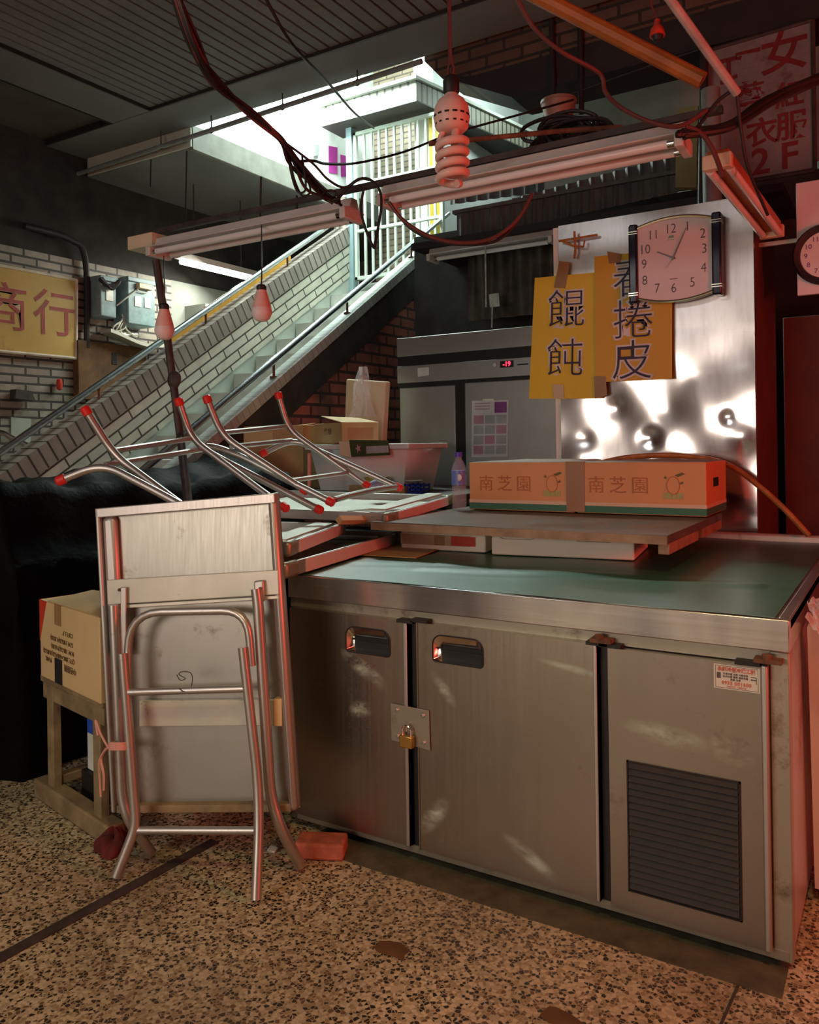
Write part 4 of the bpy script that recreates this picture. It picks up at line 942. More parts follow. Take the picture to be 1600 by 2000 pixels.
# chip of red brick under the counter end, scrap of paper
o = obj('brick', MB().obox((-1.531, 1.951, 0.026), (0.15, 0.085, 0.050), Matrix.Rotation(0.45, 3, 'Z')), 'brick_red', bev=0.008); tag(o, 'red brick on the floor at the left foot of the steel counter', 'brick')
o = obj('paper_scrap', MB().obox((-1.673, 1.891, 0.006), (0.03, 0.022, 0.010), Matrix.Rotation(0.4, 3, 'X')), 'bracket_plate', bev=0.003); tag(o, 'crumpled scrap of paper on the floor between the table feet', 'paper')
random.seed(21)
for (px_, lab) in (((-1.099, 1.666, 0.000), 'faded red paint patch on the terrazzo in the middle of the floor'), ((-0.652, 1.653, 0.000), 'red paint patch on the terrazzo at the bottom edge')):
    pts = [(px_[0] + (0.025 + 0.02 * random.random()) * math.cos(a * 0.6283) * 1.5, px_[1] + (0.02 + 0.02 * random.random()) * math.sin(a * 0.6283), 0.0004) for a in range(10)]
    o = obj('paint_patch', MB().prism(pts, (0, 0, 0.0006)), 'rust_board', smooth=0); tag(o, lab, 'paint patch')

# ------------------------------------------------------------------ steel cabinet with posters and clock
KX0, KX1, KY = -1.418, -0.548, 3.725
cb = thing('steel_cabinet', 'tall cabinet behind the counter, its back clad in dented bright steel sheet', 'cabinet', (-0.98, 4.05, 0))
obj('body', MB().box(KX0 + 0.004, KX1, KY + 0.026, 4.42, 0.0, 2.285), 'cabinet_side', cb, bev=0.004)
m_, nt, b = nodes('dented_steel')
v = coord(nt); b.inputs['Metallic'].default_value = 0.92
sc2 = ramp(nt, noise(nt, mapping(nt, v, (30, 1, 6)), 1.0, 4), [(0.45, 0.0), (0.75, 1.0)])
L(nt, mixc(nt, sc2, (0.72, 0.71, 0.71), (0.58, 0.56, 0.56)), b.inputs['Base Color'])
rr = nt.nodes.new('ShaderNodeMapRange'); sx_ = nt.nodes.new('ShaderNodeSeparateXYZ'); L(nt, v, sx_.inputs[0]); L(nt, sx_.outputs[2], rr.inputs[0]); rr.inputs[1].default_value = 1.52; rr.inputs[2].default_value = 1.80; rr.inputs[3].default_value = 0.15; rr.inputs[4].default_value = 0.34
L(nt, rr.outputs[0], b.inputs['Roughness'])
random.seed(9)
dents = [(random.uniform(KX0 + .05, KX1 - .05), random.uniform(0.75, 1.55), random.uniform(0.03, 0.10), random.uniform(-0.006, 0.006)) for _ in range(26)]
dents += [((-0.993, 3.720, 1.253)[0], (-0.993, 3.720, 1.253)[2], 0.045, 0.010), (-0.66, 1.34, 0.03, 0.006), (-0.60, 1.25, 0.05, -0.007)]
def sheet(u, v):
    x = KX0 + u * (KX1 - KX0 + 0.004); z = 0.55 + v * 1.735
    a = 1.0 if z < 1.55 else max(0.25, 1 - (z - 1.55) / 0.25)
    y = KY - 0.004 - a * (0.0055 * math.sin(6.5 * x + 4.1 * z) + 0.0040 * math.sin(11 * z - 7 * x + 1.0) + 0.0016 * math.sin(23 * x + 9 * z))
    for dx, dz, r, h in dents:
        d2 = ((x - dx) ** 2 + (z - dz) ** 2) / (r * r)
        if d2 < 6: y += h * math.exp(-d2)
    return (x, min(y, KY + 0.018), z)
obj('steel_sheet', MB().grid(sheet, 110, 200, (0, 0.003, 0)), 'dented_steel', cb, smooth=80, label='dented mirror-like steel sheet')
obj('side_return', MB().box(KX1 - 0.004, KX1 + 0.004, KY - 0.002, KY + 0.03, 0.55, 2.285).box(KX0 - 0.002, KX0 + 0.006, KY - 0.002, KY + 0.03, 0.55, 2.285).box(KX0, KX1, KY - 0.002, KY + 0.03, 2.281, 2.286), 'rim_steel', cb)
obj('edge_trim', MB().box(KX0 - 0.030, KX0 - 0.002, KY + 0.002, KY + 0.02, 0.9, 2.28), 'board_white', cb)
hk = obj('rusty_bracket', MB().tube([(-1.405, 3.690, 2.204), (-1.216, 3.690, 2.206)], 0.006, 8).tube([(-1.325, 3.685, 2.238), (-1.322, 3.685, 2.150), (-1.327, 3.685, 2.110)], 0.006, 8).tube([(-1.392, 3.685, 2.204), (-1.332, 3.685, 2.171), (-1.281, 3.685, 2.159), (-1.276, 3.685, 2.187)], 0.005, 8), 'cane', cb)
def poster(label, q, chars, mat, fold=None):
    t = thing('poster', label, 'poster', tuple(sum((Vector(p) for p in q), Vector()) / 4), 'yellow paper signs')
    obj('sheet', MB().slab(q, 0.0015), mat, t, smooth=0)
    r = (Vector(q[1]) - Vector(q[0])).normalized(); u = Vector((0, 0, 1)) + r * 0.0
    for ch, c in chars:
        writing('lettering_outline', ch, Vector(c) + Vector((0, -0.0004, 0)), r, u, 0.195, 'poster_white', t, bold=0.0060)
        writing('lettering', ch, Vector(c) + Vector((0, -0.0016, 0)), r, u, 0.195, 'poster_ink', t, bold=-0.0022)
    return t
PY1 = 3.690
p1 = poster('left yellow poster with two black characters, hanging past the cabinet edge', [(-1.572, 3.690, 1.456), (-1.210, 3.690, 1.443), (-1.206, 3.690, 2.032), (-1.531, 3.690, 2.043)],
            [('餛', (-1.374, 3.690, 1.865)), ('飩', (-1.385, 3.690, 1.631))], 'poster_yellow')
p2 = poster('right yellow poster with three black characters, partly under the clock', [(-1.234, 3.684, 1.518), (-0.883, 3.684, 1.516), (-0.874, 3.684, 2.091), (-1.230, 3.684, 2.106)],
            [('春', (-1.052, 3.684, 1.975)), ('捲', (-1.052, 3.684, 1.784)), ('皮', (-1.060, 3.684, 1.598))], 'poster_yellow_deep')
def tape(label, q, mat='tape_brown'):
    o = obj('tape_strip', MB().slab(q, 0.0008), mat, smooth=0); return tag(o, label, 'tape', 'tape holding the posters')
tape('brown tape at the top of the left yellow poster', [(-1.432, 3.686, 1.983), (-1.376, 3.686, 1.975), (-1.351, 3.686, 2.096), (-1.404, 3.686, 2.108)])
tape('brown tape at the top of the right yellow poster', [(-1.159, 3.682, 2.063), (-1.104, 3.682, 2.063), (-1.099, 3.682, 2.100), (-1.168, 3.682, 2.121)])
tape('brown tape joining the lower corners of the two yellow posters', [(-1.237, 3.682, 1.441), (-1.178, 3.682, 1.455), (-1.184, 3.682, 1.544), (-1.240, 3.682, 1.547)])
tape('pale tape at the bottom of the left yellow poster', [(-1.443, 3.686, 1.450), (-1.389, 3.686, 1.450), (-1.391, 3.686, 1.516), (-1.445, 3.686, 1.519)], 'tape_clear')

# clock
ck = thing('wall_clock', 'square wall clock with curved gold edges reading five past ten', 'clock', (-0.86, 3.70, 1.87))
CL, CR = -1.030, -0.690; CZ0, CZ1 = 1.885, 2.195
def CPt(x, z, y=3.655): return (x, y, z)
def arc(z, sag, y, n=16): return [(CL + (CR - CL) * k / n, y, z + sag * (1 - (2 * k / n - 1) ** 2)) for k in range(n + 1)]
fa = arc(CZ1, 0.030, 3.66) + arc(CZ0, -0.030, 3.66)[::-1]
obj('case', MB().prism(fa, (0, 0.05, 0)), 'clock_navy', ck)
fc = obj('face', MB().prism([(p[0], 3.656, p[2]) for p in arc(CZ1 - 0.006, 0.028, 0) + arc(CZ0 + 0.006, -0.028, 0)[::-1]], (0, 0.003, 0)), 'clock_face', ck)
for zz, sg in ((CZ1, 0.030), (CZ0, -0.030)):
    obj('gold_edge', MB().tube(arc(zz, sg, 3.655), 0.0075, 8), 'gold_chrome', ck)
for x in (CL - 0.008, CR + 0.010):
    b_ = obj('side_bar', MB().box(x - 0.020, x + 0.020, 3.640, 3.712, CZ0 - 0.022, CZ1 + 0.022), 'clock_navy', ck, bev=0.008)
    for z in (CZ0 + 0.012, CZ0 + 0.022, CZ1 - 0.022, CZ1 - 0.012):
        obj('trim_ring', MB().box(x - 0.0212, x + 0.0212, 3.6388, 3.70, z - 0.0018, z + 0.0018), 'gold_chrome', b_)
CC = ((CL + CR) / 2 - 0.003, 3.656, (CZ0 + CZ1) / 2 + 0.006)
for k, (dx, dz) in {'12': (-0.010, 0.128), '1': (0.062, 0.128), '2': (0.126, 0.088), '3': (0.132, 0.022), '4': (0.128, -0.060), '5': (0.080, -0.118), '6': (0.0, -0.134), '7': (-0.072, -0.128), '8': (-0.126, -0.086), '9': (-0.128, -0.014), '10': (-0.124, 0.052), '11': (-0.086, 0.112)}.items():
    writing('numeral', k, (CC[0] + dx, 3.656, CC[2] + dz), XR, ZU, 0.060, 'clock_ink', fc, bold=-0.0006, squash=0.85)
obj('maker_mark', MB().prism([(CC[0] - 0.022, 3.6555, CC[2] + 0.088), (CC[0] + 0.006, 3.6555, CC[2] + 0.088), (CC[0] + 0.002, 3.6555, CC[2] + 0.100), (CC[0] - 0.018, 3.6555, CC[2] + 0.100)], (0, -0.0006, 0)).box(CC[0] - 0.026, CC[0] + 0.010, 3.655, 3.6556, CC[2] + 0.080, CC[2] + 0.083), 'gold_chrome', fc)
obj('dash', MB().box(CC[0] - 0.016, CC[0] + 0.016, 3.655, 3.6556, CC[2] - 0.094, CC[2] - 0.091), 'clock_ink', fc)
def hand(name, a, l, w_, mat, y):
    d = Vector((math.sin(a), 0, math.cos(a))); n = Vector((d.z, 0, -d.x)) * w_
    c = Vector((CC[0], y, CC[2]))
    obj(name, MB().prism([c - d * 0.012 - n, c - d * 0.012 + n, c + d * l + n * 0.5, c + d * l - n * 0.5], (0, 0.0012, 0)), mat, ck)
hand('hour_hand', math.radians(-63), 0.078, 0.0040, 'hand_grey', 3.652); hand('minute_hand', math.radians(25), 0.135, 0.0030, 'hand_grey', 3.650); hand('second_hand', math.radians(217), 0.055, 0.0010, 'hand_grey', 3.648)
obj('hand_hub', MB().lathe([(0.006, 0), (0.006, 0.01)], (CC[0], 3.656, CC[2]), 12, Matrix.Rotation(math.pi / 2, 3, 'X')), 'hand_grey', ck)
# cane arching over the cartons
o = obj('bent_cane', MB().tube(spline([(-1.297, 3.600, 1.097), (-1.226, 3.620, 1.134), (-1.088, 3.640, 1.167), (-0.906, 3.640, 1.177), (-0.733, 3.640, 1.161), (-0.629, 3.640, 1.126), (-0.537, 3.620, 1.061), (-0.426, 3.580, 0.963), (-0.332, 3.560, 0.857)], 6), 0.0115, 10), 'cane'); tag(o, 'orange brown cane bent in an arch behind the cartons', 'cane')

# ------------------------------------------------------------------ refrigerator at the back
FX0, FX1, FY = -2.845, -1.640, 4.50
fr = thing('refrigerator', 'tall four-door steel refrigerator standing in the dark at the back', 'refrigerator', (-2.24, 4.85, 0))
steel('fridge_steel', (0.44, 0.43, 0.42), 0.36, 'Z', dirt=0.66, dirtc=(0.10, 0.07, 0.06), metal=0.75)
obj('body', MB().box(FX0, FX1, FY + 0.05, 5.25, 0.08, 1.93), 'fridge_steel', fr, bev=0.004)
obj('top_panel', MB().box(FX0, FX1, FY, FY + 0.06, 1.815, 1.935), 'fridge_steel', fr, bev=0.004)
obj('vent_slot', MB().box(FX0, FX1, FY + 0.012, FY + 0.06, 1.750, 1.815), 'fridge_black', fr)
cp = obj('control_panel', MB().box(FX0, FX1, FY, FY + 0.06, 1.640, 1.752), 'fridge_steel', fr, bev=0.003)
lx, lz = (-2.057, 4.498, 1.718)[0], (-2.057, 4.498, 1.718)[2]
obj('temperature_display', MB().box(lx - 0.045, lx + 0.045, FY - 0.002, FY, lz - 0.02, lz + 0.02), 'fridge_black', cp)
writing('temperature_readout', '-19', (lx, FY - 0.002, lz), XR, ZU, 0.040, 'led_red', cp, bold=0.0008)
obj('control_knob', MB().lathe([(0.012, 0), (0.012, 0.012)], (lx - 0.075, FY, lz), 12, Matrix.Rotation(math.pi / 2, 3, 'X')), 'paper', cp)
obj('vent_slit', MB().box(lx + 0.07, lx + 0.14, FY - 0.002, FY, lz - 0.012, lz - 0.004), 'fridge_black', cp)
obj('price_label', MB().slab([(-2.687, 4.498, 1.676), (-2.602, 4.498, 1.681), (-2.602, 4.498, 1.733), (-2.686, 4.498, 1.732)], 0.001), 'paper', cp)
obj('gasket_frame', MB().box(FX0, FX1, FY + 0.02, FY + 0.06, 0.10, 1.640), 'fridge_black', fr)
dA = obj('fridge_door', MB().box(FX0 + 0.02, (-2.412, 4.500, 1.583)[0], FY - 0.005, FY + 0.03, 0.86, 1.610), 'fridge_steel', fr, bev=0.006)
obj('fridge_door', MB().box(FX0 + 0.02, (-2.412, 4.500, 1.583)[0], FY - 0.005, FY + 0.03, 0.12, 0.82), 'fridge_steel', fr, bev=0.006)
dB = obj('fridge_door', MB().box((-2.346, 4.500, 1.580)[0], FX1 - 0.06, FY - 0.005, FY + 0.03, 0.86, 1.620), 'fridge_steel', fr, bev=0.006)
obj('fridge_door', MB().box((-2.346, 4.500, 1.580)[0], FX1 - 0.06, FY - 0.005, FY + 0.03, 0.12, 0.82), 'fridge_steel', fr, bev=0.006)
obj('grip_slot', MB().box(FX1 - 0.12, FX1 - 0.07, FY - 0.007, FY - 0.004, 1.575, 1.61), 'fridge_black', dB)
for x in (FX0 + 0.08, FX1 - 0.08): obj('foot', MB().lathe([(0.03, 0), (0.03, 0.1)], (x, FY + 0.12, 0), 10), 'black_iron', fr)
cal = thing('calendar_sheet', 'calendar sheet with purple and pink squares taped to the right refrigerator door', 'calendar', (-2.175, 4.490, 1.157))
CQ = [(-2.303, 4.492, 1.154), (-2.056, 4.492, 1.157), (-2.044, 4.492, 1.500), (-2.293, 4.492, 1.504)]
obj('sheet', MB().slab(CQ, 0.001), 'paper', cal, smooth=0)
def cq(u, v): return Vector(lerp(lerp(CQ[0], CQ[1], u), lerp(CQ[3], CQ[2], u), v)) + Vector((0, -0.0012, 0))
def csq(u0, u1, v0, v1, mat): obj('panel', MB().slab([cq(u0, v0), cq(u1, v0), cq(u1, v1), cq(u0, v1)], 0.0006), mat, cal, smooth=0)
csq(0.62, 0.95, 0.78, 0.97, 'paper_purple')
k = 0
for r_ in range(4):
    for c_2 in range(3):
        csq(0.06 + c_2 * 0.31, 0.33 + c_2 * 0.31, 0.05 + r_ * 0.18, 0.20 + r_ * 0.18, ('paper_pink', 'paper_grey', 'paper_grey', 'paper_grey', 'paper_pink', 'paper_grey', 'paper_grey', 'paper_grey', 'paper_pink', 'paper_pink', 'paper_grey', 'paper_grey')[k]); k += 1
for v_ in (0.94, 0.89, 0.84): csq(0.08, 0.5, v_, v_ + 0.02, 'paper_pink')
obj('tape', MB().slab([cq(0.30, 0.99), cq(0.60, 0.99), cq(0.60, 1.03), cq(0.30, 1.03)], 0.0006), 'milk_white', cal)

# ------------------------------------------------------------------ boxes and bins between the tables and the refrigerator
o = thing('prep_table', 'dark low table carrying the white bin and the brown boxes', 'table', (-2.60, 4.02, 0))
obj('tabletop', MB().box(-3.32, -1.95, 3.62, 4.42, 0.95, 0.98), 'dark_iron', o, bev=0.004)
for x in (-3.27, -2.0):
    for y in (3.67, 4.37): obj('leg', MB().box(x - 0.02, x + 0.02, y - 0.02, y + 0.02, 0, 0.95), 'dark_iron', o)
bn = thing('storage_bin', 'white plastic bin with a green and red label flap over its rim', 'bin', (-2.50, 3.95, 0.981))
b0, b1 = (-2.966, 3.720, 1.258), (-2.286, 3.720, 1.246)
m = MB(); zt, zb = 1.246, 0.981
x0, x1 = b0[0], b1[0]
outer = [(x0 + 0.05, 3.76, zb), (x1 - 0.06, 3.76, zb), (x1 - 0.06, 4.08, zb), (x0 + 0.05, 4.08, zb)]; top = [(x0, 3.72, zt), (x1 - 0.01, 3.72, zt), (x1 - 0.01, 4.12, zt), (x0, 4.12, zt)]
m.add(outer + top, [(3, 2, 1, 0), (0, 1, 5, 4), (1, 2, 6, 5), (2, 3, 7, 6), (3, 0, 4, 7)])
obn = obj('body', m, 'bin_white', bn); sm = obn.modifiers.new('wall', 'SOLIDIFY'); sm.thickness = 0.004
obj('rim', MB().box(x0 - 0.02, x1 + 0.012, 3.70, 3.72, zt - 0.03, zt).box(x0 - 0.02, x1 + 0.012, 4.12, 4.14, zt - 0.03, zt).box(x0 - 0.02, x0, 3.72, 4.12, zt - 0.03, zt).box(x1 - 0.01, x1 + 0.012, 3.72, 4.12, zt - 0.03, zt), 'bin_white', bn, bev=0.006)
fl = obj('label_flap', MB().slab([(-2.645, 3.690, 1.176), (-2.386, 3.690, 1.184), (-2.398, 3.690, 1.264), (-2.658, 3.690, 1.271)], 0.004), 'bin_label_green', bn)
fp = Vector((-2.593, 3.686, 1.222))
obj('flap_flower', MB().prism([tuple(fp + Vector((0.022 * (1 if k % 2 else 0.42) * math.cos(k * math.pi / 5), 0, 0.026 * (1 if k % 2 else 0.42) * math.sin(k * math.pi / 5)))) for k in range(10)], (0, -0.001, 0)), 'paper_pink', fl)
obj('flap_text_panel', MB().slab([(-2.538, 3.686, 1.193), (-2.390, 3.686, 1.198), (-2.396, 3.686, 1.237), (-2.541, 3.686, 1.233)], 0.001), 'paper_grey', fl)
obj('flap_back', MB().slab([(-2.724, 3.692, 1.185), (-2.643, 3.692, 1.174), (-2.656, 3.692, 1.262), (-2.730, 3.692, 1.263)], 0.003), 'carton_cream', bn)
obj('handle_sticker', MB().slab([(-2.850, 3.710, 1.194), (-2.799, 3.710, 1.197), (-2.798, 3.710, 1.235), (-2.850, 3.710, 1.233)], 0.002), 'paper_grey', bn)
bc = thing('brown_carton', 'open brown carton with a pale lid flap, on top of the white bin', 'carton', (-2.52, 3.95, 1.25))
q0, q1, q2 = (-3.033, 3.860, 1.313), (-2.743, 3.740, 1.301), (-2.618, 3.930, 1.281)
h0 = 0.115
A_, B_, C_2 = [Vector((p[0], p[1], 1.256)) for p in (q0, q1, q2)]
D_ = A_ + (C_2 - B_)
obj('body', MB().hexa([A_, B_, C_2, D_] + [p + Vector((0, 0, h0)) for p in (A_, B_, C_2, D_)]), 'kraft', bc, bev=0.003)
obj('open_flap', MB().slab([B_ + Vector((0, 0, h0 + 0.002)), C_2 + Vector((0, 0, h0 + 0.002)), D_ + (C_2 - D_) * 0.3 + Vector((0, 0, h0 + 0.035)), A_ + (B_ - A_) * 0.25 + Vector((0, 0, h0 + 0.045))], 0.004), 'kraft_light', bc)
writing('lettering', '竹蜂', Vector(lerp(A_, B_, 0.5)) + Vector((0, 0, h0 * 0.55)), (B_ - A_), (0, 0, 1), 0.045, 'ink_brown', bc)
obj('side_print', MB().slab([Vector(lerp(B_, C_2, 0.15)) + Vector((0.001, -0.001, 0.02)), Vector(lerp(B_, C_2, 0.85)) + Vector((0.001, -0.001, 0.02)), Vector(lerp(B_, C_2, 0.85)) + Vector((0.001, -0.001, 0.085)), Vector(lerp(B_, C_2, 0.15)) + Vector((0.001, -0.001, 0.085))], 0.001), 'kraft_tape', bc)
lc = thing('brown_carton', 'brown carton with a tape patch behind the table legs, left of the white bin', 'carton', (-3.0, 3.95, 0.981))
l0, l1 = (-3.633, 3.800, 1.152), (-3.078, 3.800, 1.151)
obj('body', MB().box(l0[0], l1[0], 3.80, 4.12, 0.981, (-3.323, 3.800, 1.366)[2]), 'kraft', lc, bev=0.003)
obj('pale_panel', MB().slab([(-3.620, 3.798, 1.266), (-3.310, 3.798, 1.277), (-3.309, 3.798, 1.334), (-3.619, 3.798, 1.324)], 0.001), 'kraft_light', lc)
obj('open_flap', MB().slab([(l0[0], 3.80, 1.332), (l1[0] - 0.05, 3.80, 1.36), (l1[0] - 0.02, 3.95, 1.38), (l0[0], 3.95, 1.338)], 0.004), 'kraft_light', lc)
o = obj('carton_divider', MB().box(-2.62, -2.26, 3.63, 3.67, 0.981, 1.02), 'kraft'); tag(o, 'low brown cardboard piece in front of the white bin', 'cardboard')
o = obj('pole_post', MB().tube([(-2.702, 3.388, 1.202), (-2.704, 3.386, 1.026)], 0.010, 8), 'pink_string'); tag(o, 'short tube tinted as if red-lit, standing left of the white bin', 'tube')  # pink colour stands in for red light on the tube
bg = thing('plastic_bag', 'crumpled clear plastic bag in front of the pink sheet by the brick wall', 'bag', (-2.986, 4.280, 1.468))
random.seed(4)
c0 = Vector((-2.965, 4.270, 1.582))
obj('bag', MB().grid(lambda u, v: tuple(c0 + Vector(((u - 0.5) * (0.22 * (1 - 0.75 * v)), 0.015 * math.sin(9 * u + 7 * v) + 0.02 * math.sin(17 * u), (v - 0.5) * 0.32))), 16, 16, (0, 0.003, 0)), 'clear_film', bg, smooth=0)
pk = obj('pink_sheet', MB().slab([((-3.203, 4.360, 1.052)[0], 4.36, 0.981), ((-2.864, 4.300, 1.056)[0], 4.30, 0.981), (-2.807, 4.300, 1.641), (-3.158, 4.360, 1.680)], 0.05), 'carton_cream', bev=0.01); tag(pk, 'pinkish foam sheet standing against the brick wall behind the carton', 'sheet')
bk = thing('blue_basket', 'small blue plastic basket beside the white bin', 'basket', ((-2.224, 3.700, 0.973)[0], 3.70, 0.981))
p_ = Vector(((-2.224, 3.700, 0.973)[0], 3.70, 0.981))
for s_, sz, dz in ((0, (0.105, 0.09, 0.008), 0.004),): obj('base', MB().obox(p_ + Vector((0, 0, dz)), sz), 'blue_plastic', bk)
m = MB()
for k in range(2):
    for a_ in (-0.05, 0.05): m.obox(p_ + Vector((a_, 0, 0.02 + k * 0.022)), (0.006, 0.09, 0.012)).obox(p_ + Vector((0, a_ * 0.85, 0.02 + k * 0.022)), (0.105, 0.006, 0.012))
for a_ in (-0.05, -0.017, 0.017, 0.05): m.obox(p_ + Vector((a_, -0.0425, 0.026)), (0.007, 0.006, 0.052)).obox(p_ + Vector((a_, 0.0425, 0.026)), (0.007, 0.006, 0.052))
obj('lattice', m, 'blue_plastic', bk)
o = obj('plate', MB().lathe([(0.0, 0), (0.03, 0), (0.05, 0.012), (0.049, 0.014), (0.029, 0.003), (0.0, 0.003)], p_ + Vector((-0.02, 0, 0.054)), 20), 'milk_white'); tag(o, 'white dish resting on the small blue basket', 'dish')
o = obj('lilac_bag', MB().grid(lambda u, v: tuple(Vector((-2.075, 3.127, 1.054)) + Vector((0.05 * math.cos(u * 6.283) * math.sin(v * 3.14) * (1 + 0.3 * math.sin(4 * u * 6.283)), 0.04 * math.sin(u * 6.283) * math.sin(v * 3.14), 0.03 * math.cos(v * 3.14)))), 20, 10), 'lilac_plastic', smooth=50); tag(o, 'crumpled lilac plastic bag among the upturned table legs', 'bag')
o = obj('yellow_bowl', MB().lathe([(0.0, 0), (0.04, 0.0), (0.068, 0.045), (0.065, 0.045), (0.038, 0.004), (0, 0.004)], ((-2.452, 3.650, 1.043)[0], 3.65, 1.021), 24), 'yellow_plastic'); tag(o, 'small yellow bowl in front of the white bin', 'bowl')

# ------------------------------------------------------------------ stall roof behind the refrigerator
aw = thing('corrugated_awning', 'dark corrugated sheet valance above the refrigerator', 'awning', (-1.8, 5.2, 2.7))
def corr(p0, p1, h0_, h1_, nrib, amp):
    def fn(u, v):
        x = p0[0] + (p1[0] - p0[0]) * u; z0 = p0[2] + (p1[2] - p0[2]) * u
        return (x, p0[1] - amp * abs(math.sin(u * nrib * math.pi)) ** 6, z0 + (h0_ + (h1_ - h0_) * u) * v)
    return fn
a0, a1 = (-2.756, 5.200, 2.704), (-0.978, 5.200, 2.800)
obj('sheet', MB().grid(corr(a0, a1, 0.20, 0.24, 22, 0.016), 176, 2, (0, 0.004, 0)), 'corrugated', aw, smooth=0)
obj('ledge', MB().box(a0[0] - 0.3, a1[0] + 0.4, 5.05, 5.76, 2.655, 2.70), 'black_iron', aw)
obj('ridge_rail', MB().box(a0[0] - 0.02, a1[0], 5.17, 5.22, 2.90, 2.925), 'corrugated', aw)
o = obj('back_valance', MB().grid(corr((-3.076, 5.700, 3.146), (-1.071, 5.700, 3.052), 0.26, 0.26, 20, 0.02), 160, 2, (0, 0.004, 0)), 'corrugated', smooth=0); tag(o, 'second dark corrugated sheet above and behind the valance', 'awning')
o = obj('grimy_sheet', MB().grid(lambda u, v: (lerp((-2.702, 5.120, 2.139), (-1.963, 5.120, 2.138), u)[0], 5.26 + 0.03 * math.sin(u * 31) * (0.4 + 0.6 * v) , 2.13 + 0.53 * v), 60, 8, (0, 0.003, 0)), 'grimy_sheet', smooth=60); tag(o, 'grimy plastic curtain hanging under the awning above the refrigerator', 'curtain')
o = obj('string_tag', MB().tube([(-2.462, 5.060, 2.612), (-2.457, 5.050, 2.178)], 0.006, 6).slab([(-2.429, 5.050, 2.175), (-2.356, 5.050, 2.175), (-2.362, 5.050, 2.266), (-2.436, 5.050, 2.264)], 0.01).tube([(-2.410, 5.050, 2.180), (-2.416, 5.050, 2.033)], 0.005, 6), 'white_wash'); tag(o, 'pale tag on a string hanging before the grimy curtain', 'tag')
def batten(root_label, x0, x1, y, z, mat='lamp_white', tubes=2, group='unlit tube lamps', tubemat='tube_glass', pitch=0.0):
    t = thing('tube_lamp', root_label, 'lamp', ((x0 + x1) / 2, y, z), group)
    obj('housing', MB().prism([(x0, y - 0.020, z + 0.045), (x0, y + 0.020, z + 0.045), (x0, y + 0.034, z + 0.006), (x0, y + 0.075, z - 0.004), (x0, y + 0.075, z - 0.010), (x0, y + 0.02, z - 0.002), (x0, y - 0.02, z - 0.002), (x0, y - 0.075, z - 0.010), (x0, y - 0.075, z - 0.004), (x0, y - 0.034, z + 0.006)], (x1 - x0, 0, 0)), mat, t, bev=0.002)
    for dy in ((-0.048, 0.048) if tubes == 2 else (0.0,)):
        tb = obj('tube', MB().tube([(x0 + 0.035, y + dy, z - 0.030), (x1 - 0.035, y + dy, z - 0.030)], 0.0145, 14), tubemat, t)
        for xx, s_ in ((x0 + 0.035, 1), (x1 - 0.035, -1)):
            obj('tube_end', MB().tube([(xx - 0.002 * s_, y + dy, z - 0.030), (xx + 0.02 * s_, y + dy, z - 0.030)], 0.0150, 12), 'chrome', tb)
    for xx in (x0, x1 - 0.03):
        obj('lamp_holder', MB().box(xx, xx + 0.03, y - 0.072, y + 0.072, z - 0.050, z - 0.001), mat, t, bev=0.004)
    return t
batten('slim unlit tube lamp under the awning, above the refrigerator', -2.93, -1.97, 5.12, 2.609, tubes=1)

# ------------------------------------------------------------------ hanging lamps
FY2 = 2.82
batten('right of the two unlit twin tube lamps over the counter, behind the spiral bulb', -1.825, -0.612, FY2, 2.265)
batten('left of the two unlit twin tube lamps, by the stair parapet', -3.205, -1.985, FY2, 2.245)
o = obj('lamp_rail', MB().box(-3.30, -0.50, FY2 - 0.012, FY2 + 0.012, 2.318, 2.342), 'dark_iron'); tag(o, 'dark rail that carries the two unlit twin tube lamps', 'rail')
o = obj('end_box', MB().box(-3.36, -3.18, FY2 - 0.05, FY2 + 0.13, 2.25, 2.315), 'carton_cream'); tag(o, 'cream box on the left end of the lamp rail', 'box')
# lamp that runs away from us at the right
t = thing('tube_lamp', 'twin tube lamp, tinted as if orange-lit, behind the upper right corner of the cabinet', 'lamp', (-0.42, 3.25, 2.2), 'unlit tube lamps')
o0 = Vector((-0.527, 2.867, 2.195)); o1 = Vector((-0.475, 3.755, 2.143)); dd = (o1 - o0).normalized(); sd = Vector((dd.y, -dd.x, 0)).normalized(); uu = sd.cross(dd)
Ro = Matrix((sd, dd, uu)).transposed(); le_ = (o1 - o0).length
obj('housing', MB().obox((o0 + o1) / 2, (0.075, le_, 0.045), Ro), 'orange_paint_and_light', t, bev=0.006)  # orange light on the housing is put into its colour
for s_ in (-1, 1):
    obj('tube', MB().tube([o0 + sd * 0.032 * s_ - uu * 0.035 + dd * 0.03, o1 + sd * 0.032 * s_ - uu * 0.035 - dd * 0.03], 0.0145, 12), 'tube_glass', t)
for e in (o0, o1): obj('lamp_holder', MB().obox(e - uu * 0.02, (0.095, 0.03, 0.05), Ro), 'carton_cream', t, bev=0.004)

